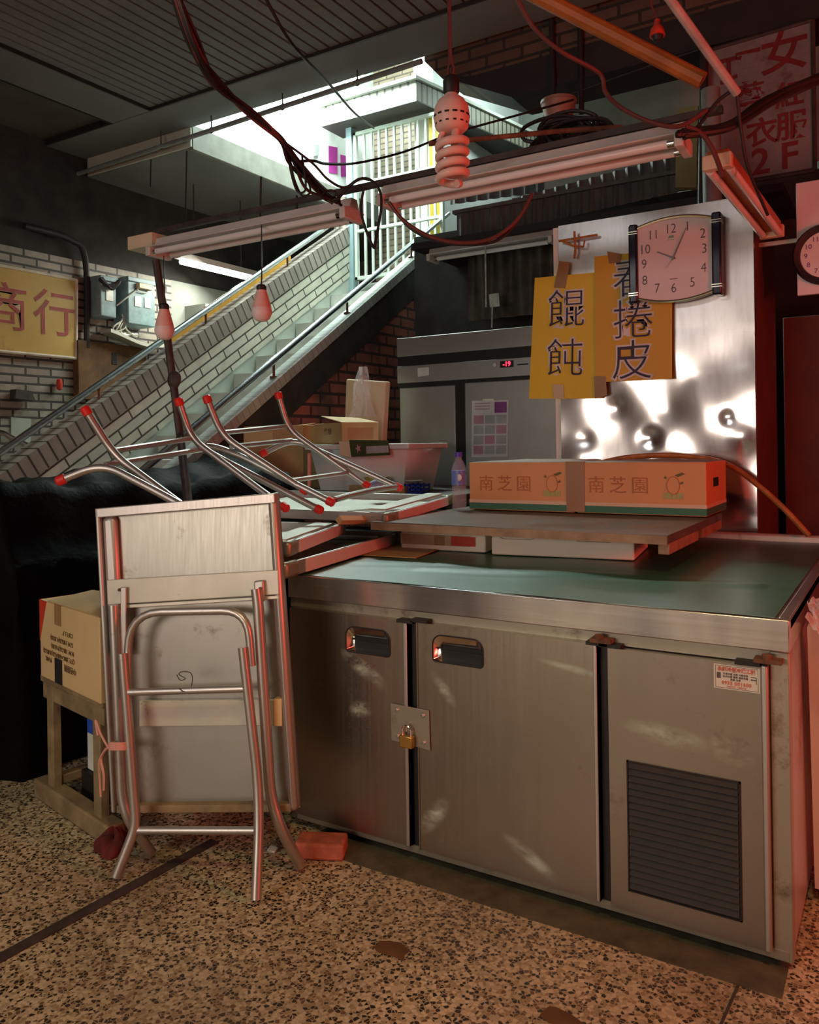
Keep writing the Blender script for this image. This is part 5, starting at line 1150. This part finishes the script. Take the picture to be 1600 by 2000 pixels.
def led(label, p, cord, s=1.0):
    t = thing('light_bulb', label, 'bulb', tuple(p), 'unlit hanging bulbs')
    pr = [(0.0, 0.0), (0.014, 0.002), (0.024, 0.010), (0.030, 0.024), (0.0305, 0.032), (0.028, 0.042)]
    obj('globe', MB().lathe([(r * s, z * s) for r, z in pr] + [(0.0272 * s, 0.044 * s)], p, 28), 'bulb_frost', t, smooth=70)
    obj('shell', MB().lathe([(0.0285 * s, 0.041 * s), (0.0265 * s, 0.052 * s), (0.0215 * s, 0.070 * s), (0.0165 * s, 0.088 * s), (0.0150 * s, 0.094 * s)], p, 28), 'bulb_shell', t, smooth=70)
    obj('socket', MB().lathe([(0.0155, 0.092), (0.0165, 0.096), (0.0165, 0.118), (0.012, 0.124), (0.0, 0.126)], p, 16), 'black_rubber', t)
    pt = Vector(p) + Vector((0, 0, 0.120))
    obj('cord', MB().tube([pt, pt + Vector((0.003, 0.0, 0.06)), Vector(cord)], 0.0028, 6), 'cable', t)
led('hanging bulb in front of the parapet wall, under the middle of the left tube lamp', (-1.825, 2.048, 1.658), (-2.493, 2.805, 2.258), 1.12)
led('hanging bulb beside the wrapped upright, left of the other bulb', (-2.141, 1.913, 1.609), (-3.120, 2.790, 2.191), 1.1)
# spiral bulb
sp = thing('spiral_bulb', 'large unlit spiral bulb hanging in front of the tube lamp', 'bulb', (-0.947, 1.766, 1.866))
q = Vector((-0.946, 1.766, 1.866)); U_ = 0.001264
def qz(py): return q.z + (374 - py) * U_
N_ = 150; cv = []
for k in range(N_ + 1):
    f = k / N_; a = f * 2 * math.pi * 4.3
    r = 0.0335 * min(1.0, 0.35 + 5 * f)
    cv.append((q.x + r * math.cos(a), q.y + r * math.sin(a), qz(360) + f * (qz(272) - qz(360))))
cv = cv + [(q.x + 0.018, q.y - 0.012, qz(252)), (q.x + 0.014, q.y - 0.01, qz(240))]
obj('spiral_tube', MB().tube(cv, 0.0100, 12), 'bulb_shell', sp, smooth=70)
obj('ballast', MB().lathe([(0.0, qz(258) - q.z), (0.030, qz(258) - q.z), (0.040, qz(250) - q.z), (0.044, qz(236) - q.z), (0.044, qz(222) - q.z), (0.041, qz(208) - q.z), (0.032, qz(196) - q.z), (0.017, qz(186) - q.z), (0.015, qz(180) - q.z)], q, 32), 'bulb_shell', sp, smooth=60)
vm = MB()
for k in range(14):
    a = k * 2 * math.pi / 14
    c_3 = Vector((q.x + 0.0440 * math.cos(a), q.y + 0.0440 * math.sin(a), qz(229)))
    vm.obox(c_3, (0.002, 0.011, 0.0045), Matrix.Rotation(a, 3, 'Z'))
    vm.obox(c_3 + Vector((-0.0035 * math.cos(a), -0.0035 * math.sin(a), -0.0195)), (0.003, 0.008, 0.004), Matrix.Rotation(a, 3, 'Z'))
obj('vent_slots', vm, 'black_recess', sp)
obj('leg_tube', MB().tube([(q.x - 0.018, q.y - 0.01, qz(252)), (q.x - 0.03, q.y - 0.012, qz(275))], 0.0078, 10), 'bulb_shell', sp)
obj('socket', MB().lathe([(0.0165, qz(184) - q.z), (0.020, qz(180) - q.z), (0.0205, qz(158) - q.z), (0.015, qz(150) - q.z), (0.007, qz(146) - q.z)], q, 18), 'black_rubber', sp)
for s_ in (-1, 1):
    obj('cord', MB().tube(spline([(q.x + 0.004 * s_, q.y, qz(150)), (q.x + 0.008 * s_, q.y, qz(135)), (q.x + 0.003 * s_, q.y, qz(110)), (q.x - 0.002 + 0.002 * s_, q.y, qz(0)), (q.x - 0.002 + 0.002 * s_, q.y, 3.85)], 5), 0.0032, 6), 'red_cable', sp)
# small red lamp, upper right
rl = thing('red_pendant', 'small red pendant lamp hanging above the orange pole', 'lamp', (-0.638, 2.541, 2.496))
rq = Vector((-0.638, 2.541, 2.492))
obj('shade', MB().lathe([(0.024, 0.0), (0.020, 0.022), (0.010, 0.034), (0.008, 0.05)], rq, 18), 'red_shade', rl)
obj('bulb', MB().lathe([(0.0, -0.02), (0.013, -0.014), (0.018, 0.0), (0.016, 0.008)], rq, 16), 'black_rubber', rl)
obj('cord', MB().tube([rq + Vector((0, 0, 0.05)), Vector((-0.653, 2.532, 2.588)), Vector((-0.665, 2.524, 2.698))], 0.0035, 6), 'red_cable', rl)

# ------------------------------------------------------------------ posts, poles, cables
def rod(name, label, cat, pts, r, mat, group=None, smooth_=0):
    o = obj(name, MB().tube(spline(pts, smooth_) if smooth_ else pts, r, 10), mat); return tag(o, label, cat, group)
rod('lamp_upright', 'dark wrapped upright at the left end of the lamp rail', 'post', [(-2.768, 2.432, 2.059), (-2.715, 2.441, 1.717), (-2.643, 2.439, 1.296), (-2.140, 2.043, 0.780)], 0.017, 'dark_iron')
o = obj('cloth_knot', MB().grid(lambda u, v: tuple(Vector((-2.676, 2.442, 1.534)) + Vector((0.027 * math.cos(u * 6.283) * math.sin(v * 3.14) * (1 + 0.35 * math.sin(3 * u * 6.283 + 3 * v)), 0.027 * math.sin(u * 6.283) * math.sin(v * 3.14), 0.040 * math.cos(v * 3.14)))), 24, 14), 'dark_iron', smooth=40); tag(o, 'dark cloth knot tied round the wrapped upright', 'cloth')
rod('orange_pole', 'thick orange-painted pole slanting down at the upper right', 'pole', [(-1.077, 2.566, 2.777), (-0.542, 2.717, 2.396)], 0.027, 'orange_paint_and_light')
rod('white_pole', 'thin white pole slanting down beside the orange pole', 'pole', [(-0.597, 2.390, 2.574), (-0.439, 2.722, 2.333)], 0.014, 'pole_white')
rod('steel_upright', 'dark steel upright where the poles meet', 'post', [(-0.885, 4.500, 3.331), (-0.911, 4.500, 2.439), ((-0.911, 4.500, 2.439)[0], 4.50, 0.0)], 0.022, 'black_iron')
for lab, a_, b_ in (('left of two black hangers under the brick beam', (-1.768, 4.570, 3.872), (-1.759, 4.570, 3.245)), ('right of two black hangers under the brick beam', (-1.589, 4.570, 3.789), (-1.590, 4.570, 3.155))):
    rod('black_hanger', lab, 'hanger', [a_, b_], 0.017, 'black_iron', 'black hangers')
rod('iron_bar', 'thin rusty bar running from behind the spiral bulb to the right', 'bar', [(-1.442, 2.517, 2.317), (-1.066, 2.807, 2.375), (-0.882, 2.978, 2.406)], 0.009, 'rust_iron')
random.seed(31)
def J(p, s): return tuple(c + random.uniform(-s, s) for c in p)
bb = thing('cable_bundle', 'thick black cable bundle sloping across the old red-lettered sign', 'cable', (-0.466, 2.881, 2.307))
for k in range(6):
    obj('cable', MB().tube(spline([J((-0.608, 2.700, 2.233), .012), J((-0.488, 2.821, 2.273), .012), J((-0.385, 2.989, 2.386), .012), J((-0.201, 3.278, 2.554), .012)], 6), 0.011, 8), 'cable', bb)
def cable(label, pts, r=0.006, mat='cable', n=6, group='black cables'):
    return rod('cable', label, 'cable', pts, r, mat, group, n)
cb1 = thing('cable_harness', 'thick bundle of dark cables falling from the ceiling to the tube lamps', 'cable', (-1.941, 2.329, 2.421))
for k in range(10):
    obj('cable', MB().tube(spline([J((-1.911, 1.761, 2.688), .012), J((-1.938, 1.862, 2.548), .018), J((-1.970, 2.018, 2.474), .018), J((-1.985, 2.185, 2.435), .014), J((-1.961, 2.317, 2.379), .006), J((-1.982, 2.421, 2.322), .03), J((-1.970, 2.546, 2.271), .03), J((-1.961, 2.669, 2.231), .014)], 7), 0.0062, 7), 'cable' if k % 4 else 'red_cable', cb1)
cable('black cable looping over the gap between the two tube lamps', [(-1.940, 2.623, 2.218), (-1.849, 2.620, 2.277), (-1.805, 2.647, 2.296), (-1.766, 2.671, 2.261), (-1.755, 2.678, 2.190), (-1.778, 2.664, 2.039), (-1.786, 2.658, 2.029), (-1.813, 2.642, 2.110), (-1.824, 2.635, 2.181), (-1.811, 2.643, 2.262)], 0.0055)
cable('black cable hanging in a loop left of the tube lamp gap', [(-1.977, 2.366, 2.383), (-1.996, 2.413, 2.303), (-1.975, 2.425, 2.220), (-1.948, 2.442, 2.220), (-1.948, 2.442, 2.283), (-1.957, 2.437, 2.351)], 0.0042)
cable('thin black cable looping beside the harness', [(-1.980, 2.375, 2.377), (-1.974, 2.426, 2.303), (-1.954, 2.462, 2.269), (-1.944, 2.468, 2.220), (-1.971, 2.451, 2.207), (-1.983, 2.421, 2.264), (-1.984, 2.397, 2.335)], 0.0040)
cable('black cable trailing from the harness to the lamp gap', [(-1.980, 2.352, 2.389), (-1.924, 2.457, 2.325), (-1.904, 2.527, 2.278), (-1.880, 2.601, 2.261), (-1.831, 2.631, 2.293), (-1.793, 2.654, 2.288)], 0.0048)
cable('black cable knotted where the harness meets the lamp', [(-1.953, 2.462, 2.279), (-1.949, 2.512, 2.238), (-1.936, 2.567, 2.209), (-1.901, 2.588, 2.223), (-1.921, 2.576, 2.250), (-1.953, 2.556, 2.234), (-1.919, 2.577, 2.197)], 0.0050)
cable('short dark cable hanging where the poles meet', [(-0.594, 2.709, 2.259), (-0.549, 2.737, 2.232), (-0.516, 2.757, 2.169), (-0.498, 2.791, 2.100)], 0.0080, 'red_cable')
cable('black cable rising from the tube lamp end to the pole joint', [(-0.609, 2.747, 2.231), (-0.562, 2.752, 2.268), (-0.508, 2.762, 2.334), (-0.464, 2.765, 2.361)], 0.0060)
cable('dark cable running down beside the old sign from the pole joint', [(-0.448, 2.775, 2.349), (-0.446, 2.834, 2.245), (-0.436, 2.899, 2.144), (-0.397, 3.041, 2.017)], 0.0055)
cable('dark cable swagging below the right tube lamp', [(-1.621, 2.525, 2.140), (-1.573, 2.554, 2.069), (-1.493, 2.603, 2.011), (-1.396, 2.663, 1.986), (-1.299, 2.722, 2.000), (-1.218, 2.772, 2.067), (-1.168, 2.803, 2.165)], 0.0070, 'red_cable')
cable('second dark cable swagging below the right tube lamp', [(-1.625, 2.546, 2.137), (-1.568, 2.581, 2.051), (-1.487, 2.631, 2.000), (-1.398, 2.685, 1.984), (-1.300, 2.745, 1.993), (-1.234, 2.786, 2.053), (-1.182, 2.817, 2.157)], 0.0055)
cable('thin black cord slanting from the ceiling toward the gate', [(-2.275, 2.594, 3.138), (-2.305, 2.810, 3.031), (-2.533, 3.374, 3.126), (-2.883, 4.097, 3.299), (-3.221, 4.829, 3.508)], 0.007)
cable('thin wire strung in front of the gate', [(-1.977, 2.424, 2.330), (-1.982, 2.538, 2.368), (-2.055, 2.728, 2.424), (-2.174, 3.125, 2.566), (-2.093, 3.409, 2.687), (-1.946, 3.616, 2.808), (-1.720, 3.872, 2.932), (-1.482, 4.135, 3.057)], 0.006)
cable('rust-red cable falling from the ceiling and swinging to the right', [(-1.093, 2.497, 2.744), (-1.044, 2.527, 2.632), (-0.965, 2.575, 2.546), (-0.873, 2.691, 2.495), (-0.854, 2.702, 2.428), (-0.793, 2.681, 2.352), (-0.693, 2.683, 2.283), (-0.608, 2.700, 2.260), (-0.536, 2.744, 2.310)], 0.0075, 'red_cable')
cable('thin twisted wire under the brick beam', [(-1.758, 4.570, 3.272), (-1.450, 4.560, 3.302), (-1.179, 4.530, 3.315), (-0.888, 4.500, 3.321)], 0.006)
for lab, a_, b_ in (('wire hanger dropping from the rear ceiling behind the left tube lamp', (-3.687, 3.488, 3.034), (-3.701, 3.479, 2.539)), ('short wire hanger at the far left of the rear ceiling', (-3.872, 3.374, 2.985), (-3.877, 3.371, 2.821)),
                    ('wire hanger carrying the middle of the left tube lamp', (-2.530, 2.848, 2.491), (-2.536, 2.844, 2.285)), ('short wire hanger near the right end of the left tube lamp', (-2.294, 2.816, 2.355), (-2.295, 2.816, 2.282))):
    rod('hanger_wire', lab, 'wire', [a_, b_], 0.005, 'black_iron', 'wire hangers')
bu = thing('bucket', 'brown plastic bucket hung upside the black hangers, above the cable coil', 'bucket', (-1.683, 4.450, 3.097))
bq = Vector((-1.683, 4.450, 3.097))
obj('shell', MB().lathe([(0.0, 0.0), (0.072, 0.0), (0.100, 0.095), (0.104, 0.095), (0.104, 0.112), (0.095, 0.112), (0.094, 0.095), (0.068, 0.006), (0.0, 0.006)], bq, 24), 'bucket_plastic', bu)
obj('bail', MB().tube([bq + Vector((0.083 * math.cos(a * math.pi / 10), 0, 0.09 - 0.16 * math.sin(a * math.pi / 10))) for a in range(11)], 0.004, 6), 'rust_iron', bu)
co = thing('cable_coil', 'tangled black coil of cable piled above the right tube lamp', 'cable', (-1.123, 3.065, 2.412))
cq_ = Vector((-1.130, 3.060, 2.471))
for k in range(18):
    cx = cq_ + Vector((random.uniform(-0.09, 0.09), random.uniform(-0.05, 0.05), random.uniform(-0.06, 0.02)))
    ra = random.uniform(0.05, 0.105); ph = random.uniform(0, 6.28); tl = random.uniform(0.35, 0.75)
    obj('cable_loop', MB().tube([cx + Vector((ra * math.cos(a * 0.2618 + ph) * 1.2, 0.35 * ra * math.sin(a * 0.2618 + ph + 1.0), tl * ra * math.sin(a * 0.2618 + ph + random.uniform(-0.05, 0.05)))) for a in range(24)], 0.008, 7, closed=True), 'cable', co)
for k in range(3):
    obj('cable_tail', MB().tube(spline([cq_ + Vector((-0.05 + 0.03 * k, 0, -0.02)), Vector((-1.186, 2.967, 2.415)) + Vector((-0.018 * k, 0, 0)), Vector((-1.213, 2.916, 2.320)) + Vector((-0.012 * k, 0, 0))], 6), 0.010, 7), 'cable', co)

# ------------------------------------------------------------------ left wall
sg = thing('shop_sign', 'yellow shop sign board with two red characters on the left brick wall', 'sign', (-5.97, 3.9, 2.0))
s00, s01, s11, s10 = [Vector(p) for p in ((-5.955, 3.10, 2.005), (-5.955, 4.36, 2.005), (-5.955, 4.375, 2.668), (-5.955, 3.10, 2.668))]
obj('board', MB().slab([s00, s01, s11, s10], 0.035), 'sign_yellow', sg, smooth=0)
fm = MB()
for a_, b_ in ((s00, s01), (s01, s11), (s11, s10)): fm.tube([a_, b_], 0.013, 6)
obj('frame', fm, 'sign_frame', sg)
for ch, yy in (('商', 3.735), ('行', 4.165)):
    writing('lettering_edge', ch, (-5.954, yy, 2.33), (0, 1, 0), ZU, 0.40, 'sign_edge', sg, bold=0.004)
    writing('lettering', ch, (-5.952, yy, 2.33), (0, 1, 0), ZU, 0.40, 'sign_red', sg, bold=0.0)
def meter(label, ya, yb, za, zb, dials, dep):
    t = thing('meter_box', label, 'meter', (-6.0, (ya + yb) / 2, za), 'grey blue meter boxes')
    obj('case', MB().box(-6.0, -6.0 + dep, ya, yb, za, zb), 'meter_box', t, bev=0.012)
    obj('hood', MB().box(-6.0, -6.0 + dep + 0.02, ya - 0.01, yb + 0.01, zb - 0.03, zb + 0.012), 'meter_box', t, bev=0.006)
    for yy, zz in dials:
        obj('dial_window', MB().box(-6.0 + dep, -6.0 + dep + 0.006, yy - 0.035, yy + 0.035, zz - 0.045, zz + 0.045), 'meter_dial', t)
    return t
f0, f1, f2 = (-5.820, 4.503, 2.703), (-5.820, 4.669, 2.367), (-5.820, 4.546, 2.557)
m1 = meter('narrower grey-blue meter box beside the yellow sign', f0[1], f1[1], f1[2], f0[2], [((f0[1] + f1[1]) / 2 + 0.01, (-5.820, 4.578, 2.553)[2])], 0.18)
e0, e1 = (-5.800, 4.773, 2.737), (-5.800, 5.078, 2.332)
my, mz_ = (f0[1] + f1[1]) / 2, f0[2] - 0.07
obj('cable_bunch', MB().tube(spline([(-5.80, my - 0.10, mz_ + 0.05), (-5.79, my - 0.04, mz_), (-5.79, my + 0.05, mz_ + 0.01), (-5.80, my + 0.10, mz_ + 0.06)], 5), 0.018, 6).tube(spline([(-5.80, my - 0.08, mz_ + 0.06), (-5.78, my, mz_ - 0.03), (-5.80, my + 0.08, mz_ + 0.03)], 5), 0.013, 6), 'cable', m1)
m2 = meter('wider grey-blue meter box with two white dials, nearer the stairs', e0[1], e1[1], e1[2], e0[2], [((-5.800, 4.881, 2.550)[1], (-5.800, 4.881, 2.541)[2]), ((-5.800, 4.989, 2.542)[1], (-5.800, 4.989, 2.542)[2])], 0.20)
ey, ez = (e0[1] + e1[1]) / 2, e0[2] - 0.06
obj('fuse_box', MB().box(-5.80, -5.755, ey - 0.06, ey + 0.10, ez - 0.02, ez + 0.025), 'carton_cream', m2, bev=0.004)
obj('wiring', MB().tube(spline([(-5.79, ey - 0.03, ez), (-5.78, ey - 0.06, ez - 0.04), (-5.78, ey + 0.04, ez - 0.05), (-5.79, ey + 0.07, ez)], 5), 0.006, 6).tube(spline([(-5.79, ey - 0.05, ez - 0.03), (-5.78, e0[1] - 0.05, ez - 0.14), (-5.82, f1[1], ez - 0.20)], 5), 0.007, 6), 'bracket_plate', m2)
rod('black_conduit', 'thick black conduit running down the left wall beside the yellow sign', 'pipe', spline([(-5.95, 3.9, 3.02), (-5.95, 4.3, 3.0), (-5.95, 4.46, 2.85), (-5.95, 4.46, 2.10)], 6), 0.026, 'black_iron')
o = obj('rusty_panel', MB().box(-6.0, -5.93, 4.36, 5.08, 1.66, 2.16), 'rust_board', bev=0.005); tag(o, 'rusty brown box under the meter boxes', 'box')
o = obj('panel_slot', MB().box(-5.935, -5.925, 4.70, 4.75, 1.98, 2.08), 'black_recess'); tag(o, 'dark slot in the rusty brown box', 'slot')
o = obj('cable_tray', MB().grid(lambda u, v: (-5.95 + 0.14 * v, 4.60 + 0.85 * u, 2.22 + 0.02 * math.cos(u * 6) - 0.05 * math.sin(u * 3.14)), 20, 2, (0, 0, 0.03)), 'bracket_plate'); tag(o, 'pale sagging cable cover below the meter boxes', 'cover')
wm = MB()
for k in range(5):
    ya = 4.58 + random.uniform(0, 0.2)
    wm.tube(spline([(-5.86, 4.76 + 0.03 * k, 2.42), (-5.84, ya, 2.30), (-5.86, ya + random.uniform(-0.12, 0.12), 2.24), (-5.86, ya + 0.15, 2.26)], 6), 0.008, 6)
o = obj('loose_wires', wm, 'bracket_plate'); tag(o, 'tangle of loose wires under the narrower meter box', 'wire')
o = obj('amber_strip', MB().slab([(-4.765, 4.3, ptop(4.3) - 0.02), (-4.765, 5.75, ptop(5.75) - 0.02), (-4.765, 5.75, ptop(5.75) + 0.085), (-4.765, 4.3, ptop(4.3) + 0.06)], 0.02), 'amber_board'); tag(o, 'amber board strip behind the upper stair handrail', 'board')
t = thing('grey_cupboard', 'grey cupboard with a coiled cord behind the left hanging bulb', 'cupboard', (-5.85, 5.75, 0))
obj('case', MB().box(-6.0, -5.72, 5.62, 6.10, 1.9, 2.62), 'grey_wall', t)
obj('coiled_cord', MB().tube([(-5.69 + 0.02 * math.cos(k * 0.8), 5.60 + 0.02 * math.sin(k * 0.8), 2.20 + k * 0.0035) for k in range(110)], 0.006, 5), 'rust_iron', t)
rt = thing('rear_tube_lamp', 'lit tube lamp hanging over the passage behind the stairs', 'lamp', (-5.42, 5.5, 2.86))
obj('housing', MB().box(-5.46, -5.38, 5.00, 6.02, 2.90, 2.95), 'lamp_white', rt)
obj('tube', MB().tube([(-5.42, 5.04, 2.875), (-5.42, 5.98, 2.875)], 0.024, 12), 'tube_on', rt)
for y in (5.2, 5.8): obj('hanger_rod', MB().tube([(-5.42, y, 2.94), (-5.42, y, 3.61)], 0.006, 6), 'dark_iron', rt)
o = obj('wall_plate', MB().slab([(-5.990, 3.789, 1.308), (-5.990, 3.955, 1.283), (-5.990, 3.962, 1.489), (-5.990, 3.792, 1.498)], 0.01), 'plaster'); tag(o, 'pale square plate low on the left brick wall', 'plate')
o = obj('wall_lamp', MB().slab([(-5.900, 3.771, 1.642), (-5.900, 3.945, 1.628), (-5.900, 3.911, 1.704), (-5.900, 3.781, 1.714)], 0.08), 'dark_iron'); tag(o, 'dark slanted bracket box on the left brick wall', 'bracket')
o = obj('red_tag', MB().lathe([(0, -0.05), (0.02, -0.04), (0.026, 0), (0.02, 0.04), (0, 0.05)], (-5.960, 4.200, 1.776), 14), 'red_print'); tag(o, 'small red tag on the left wall below the yellow sign', 'tag')
rod('grab_bar', 'short curved chrome bar at the left edge, behind the stair handrail', 'bar', [(-5.014, 3.026, 1.365), (-4.936, 3.074, 1.347), (-4.880, 3.108, 1.310), (-4.808, 3.153, 1.269)], 0.018, 'chrome', None, 5)

# ------------------------------------------------------------------ right-hand side
og = thing('old_sign_board', 'weathered sign board with faded red characters at the upper right', 'sign', (-0.649, 5.000, 2.746))
G = [(-0.648, 4.570, 2.584), (-0.374, 4.570, 2.597), (-0.364, 4.570, 3.354), (-0.879, 4.570, 3.309)]
gz0 = (-0.374, 4.570, 2.597)[2]; gx0 = (-0.898, 4.570, 3.060)[0]; gx1 = (-0.374, 4.570, 2.597)[0]; gz1 = (-0.364, 4.570, 3.354)[2]
GQ = [(gx0, 4.57, gz0), (gx1, 4.57, gz0), (gx1, 4.57, gz1), (gx0, 4.57, gz1 - 0.02)]
obj('board', MB().slab(GQ, 0.03), 'sign_board_old', og, smooth=0)
fm = MB()
for k in range(4): fm.tube([GQ[k], GQ[(k + 1) % 4]], 0.012, 6)
obj('frame', fm, 'dark_iron', og)
for ch, px_, s_ in (('女', (-0.507, 4.569, 3.219), 0.235), ('巧', (-0.720, 4.569, 3.180), 0.21), ('紅', (-0.486, 4.569, 2.995), 0.14), ('藝', (-0.672, 4.569, 3.034), 0.14), ('服', (-0.479, 4.569, 2.836), 0.155), ('衣', (-0.620, 4.569, 2.830), 0.155), ('F', (-0.491, 4.569, 2.687), 0.19), ('2', (-0.627, 4.569, 2.682), 0.19)):
    writing('lettering', ch, px_, XR, ZU, s_, 'sign_old_red', og, bold=0.003)
o = obj('yellow_column', MB().slab([(-1.140, 4.900, 2.731), (-1.021, 4.900, 2.710), (-1.003, 4.900, 3.185), (-1.124, 4.900, 3.193)], 0.06), 'yellow_column', smooth=0); tag(o, 'dull yellow board standing behind the end of the right tube lamp', 'board')
o = obj('pale_duct', MB().tube([(-0.800, 4.200, 2.971), ((-0.798, 4.200, 2.452)[0], 4.2, 2.286)], 0.045, 14), 'grey_plastic'); tag(o, 'pale round duct behind the meeting point of the poles', 'duct')
o = obj('red_dome', MB().lathe([(0.0, 0.06), (0.04, 0.05), (0.06, 0.0), (0.0, 0.0)], ((-0.761, 4.100, 2.390)[0], 4.1, 2.286), 18), 'red_print'); tag(o, 'red domed lamp behind the top of the steel cabinet', 'lamp')
sb_ = thing('notice_board', 'pinkish white board with a round clock at the right edge', 'board', (-0.1, 3.9, 1.86))
sx = (-0.395, 3.900, 2.105)[0]
obj('board', MB().box(sx, sx + 0.7, 3.90, 3.925, 1.865, 2.355), 'board_white', sb_, bev=0.003)
obj('support_bar', MB().box(sx - 0.17, sx + 0.02, 3.91, 3.925, 2.10, 2.118), 'bracket_plate', sb_)
rc = thing('round_clock', 'round black-rimmed clock half cut off by the right edge', 'clock', (-0.26, 3.87, 1.98))
rcc = Vector((-0.281, 3.875, 2.029)); RX = Matrix.Rotation(math.pi / 2, 3, 'X')
obj('rim', MB().lathe([(0.098, 0.0), (0.128, 0.0), (0.132, 0.012), (0.122, 0.034), (0.104, 0.026), (0.098, 0.0)], rcc + Vector((0, 0.022, 0)), 40, RX), 'black_rubber', rc)
rf = obj('face', MB().lathe([(0.0, 0.0), (0.100, 0.0), (0.100, 0.004), (0.0, 0.004)], rcc + Vector((0, 0.020, 0)), 40, RX), 'board_white', rc)
for k, a in (('11', -30), ('10', -60), ('9', -90), ('8', -120), ('12', 0), ('7', -150)):
    writing('numeral', k, rcc + Vector((0.078 * math.sin(math.radians(a)), 0.0155, 0.078 * math.cos(math.radians(a)))), XR, ZU, 0.030, 'paper_purple', rf)
o = obj('leaning_panel', MB().slab([(-0.222, 2.401, 0.042), (0.38, (-0.222, 2.401, 0.042)[1], (-0.222, 2.401, 0.042)[2]), (0.38, (-0.222, 2.306, 0.758)[1], (-0.222, 2.306, 0.758)[2]), (-0.222, 2.306, 0.758)], 0.03), 'board_white', smooth=0); tag(o, 'white panel leaning right of the steel counter, glowing salmon in the red light', 'panel')
film = obj('torn_film', MB().grid(lambda u, v: (-0.212 + 0.07 * u + 0.012 * math.sin(9 * v), 2.15 + 0.35 * v, 0.815 - 0.16 * u * (0.6 + 0.4 * math.sin(7 * v)) + 0.01 * math.sin(23 * u + 31 * v)), 8, 24, (0.001, 0, 0.001)), 'clear_film', smooth=0); tag(film, 'torn clear plastic film over the right edge of the counter', 'film')
o = obj('dark_locker', MB().box(-0.52, 0.5, 4.46, 4.9, 0, 1.85), 'cabinet_side', bev=0.004); tag(o, 'dark red-lit locker in the gap right of the steel cabinet', 'locker')
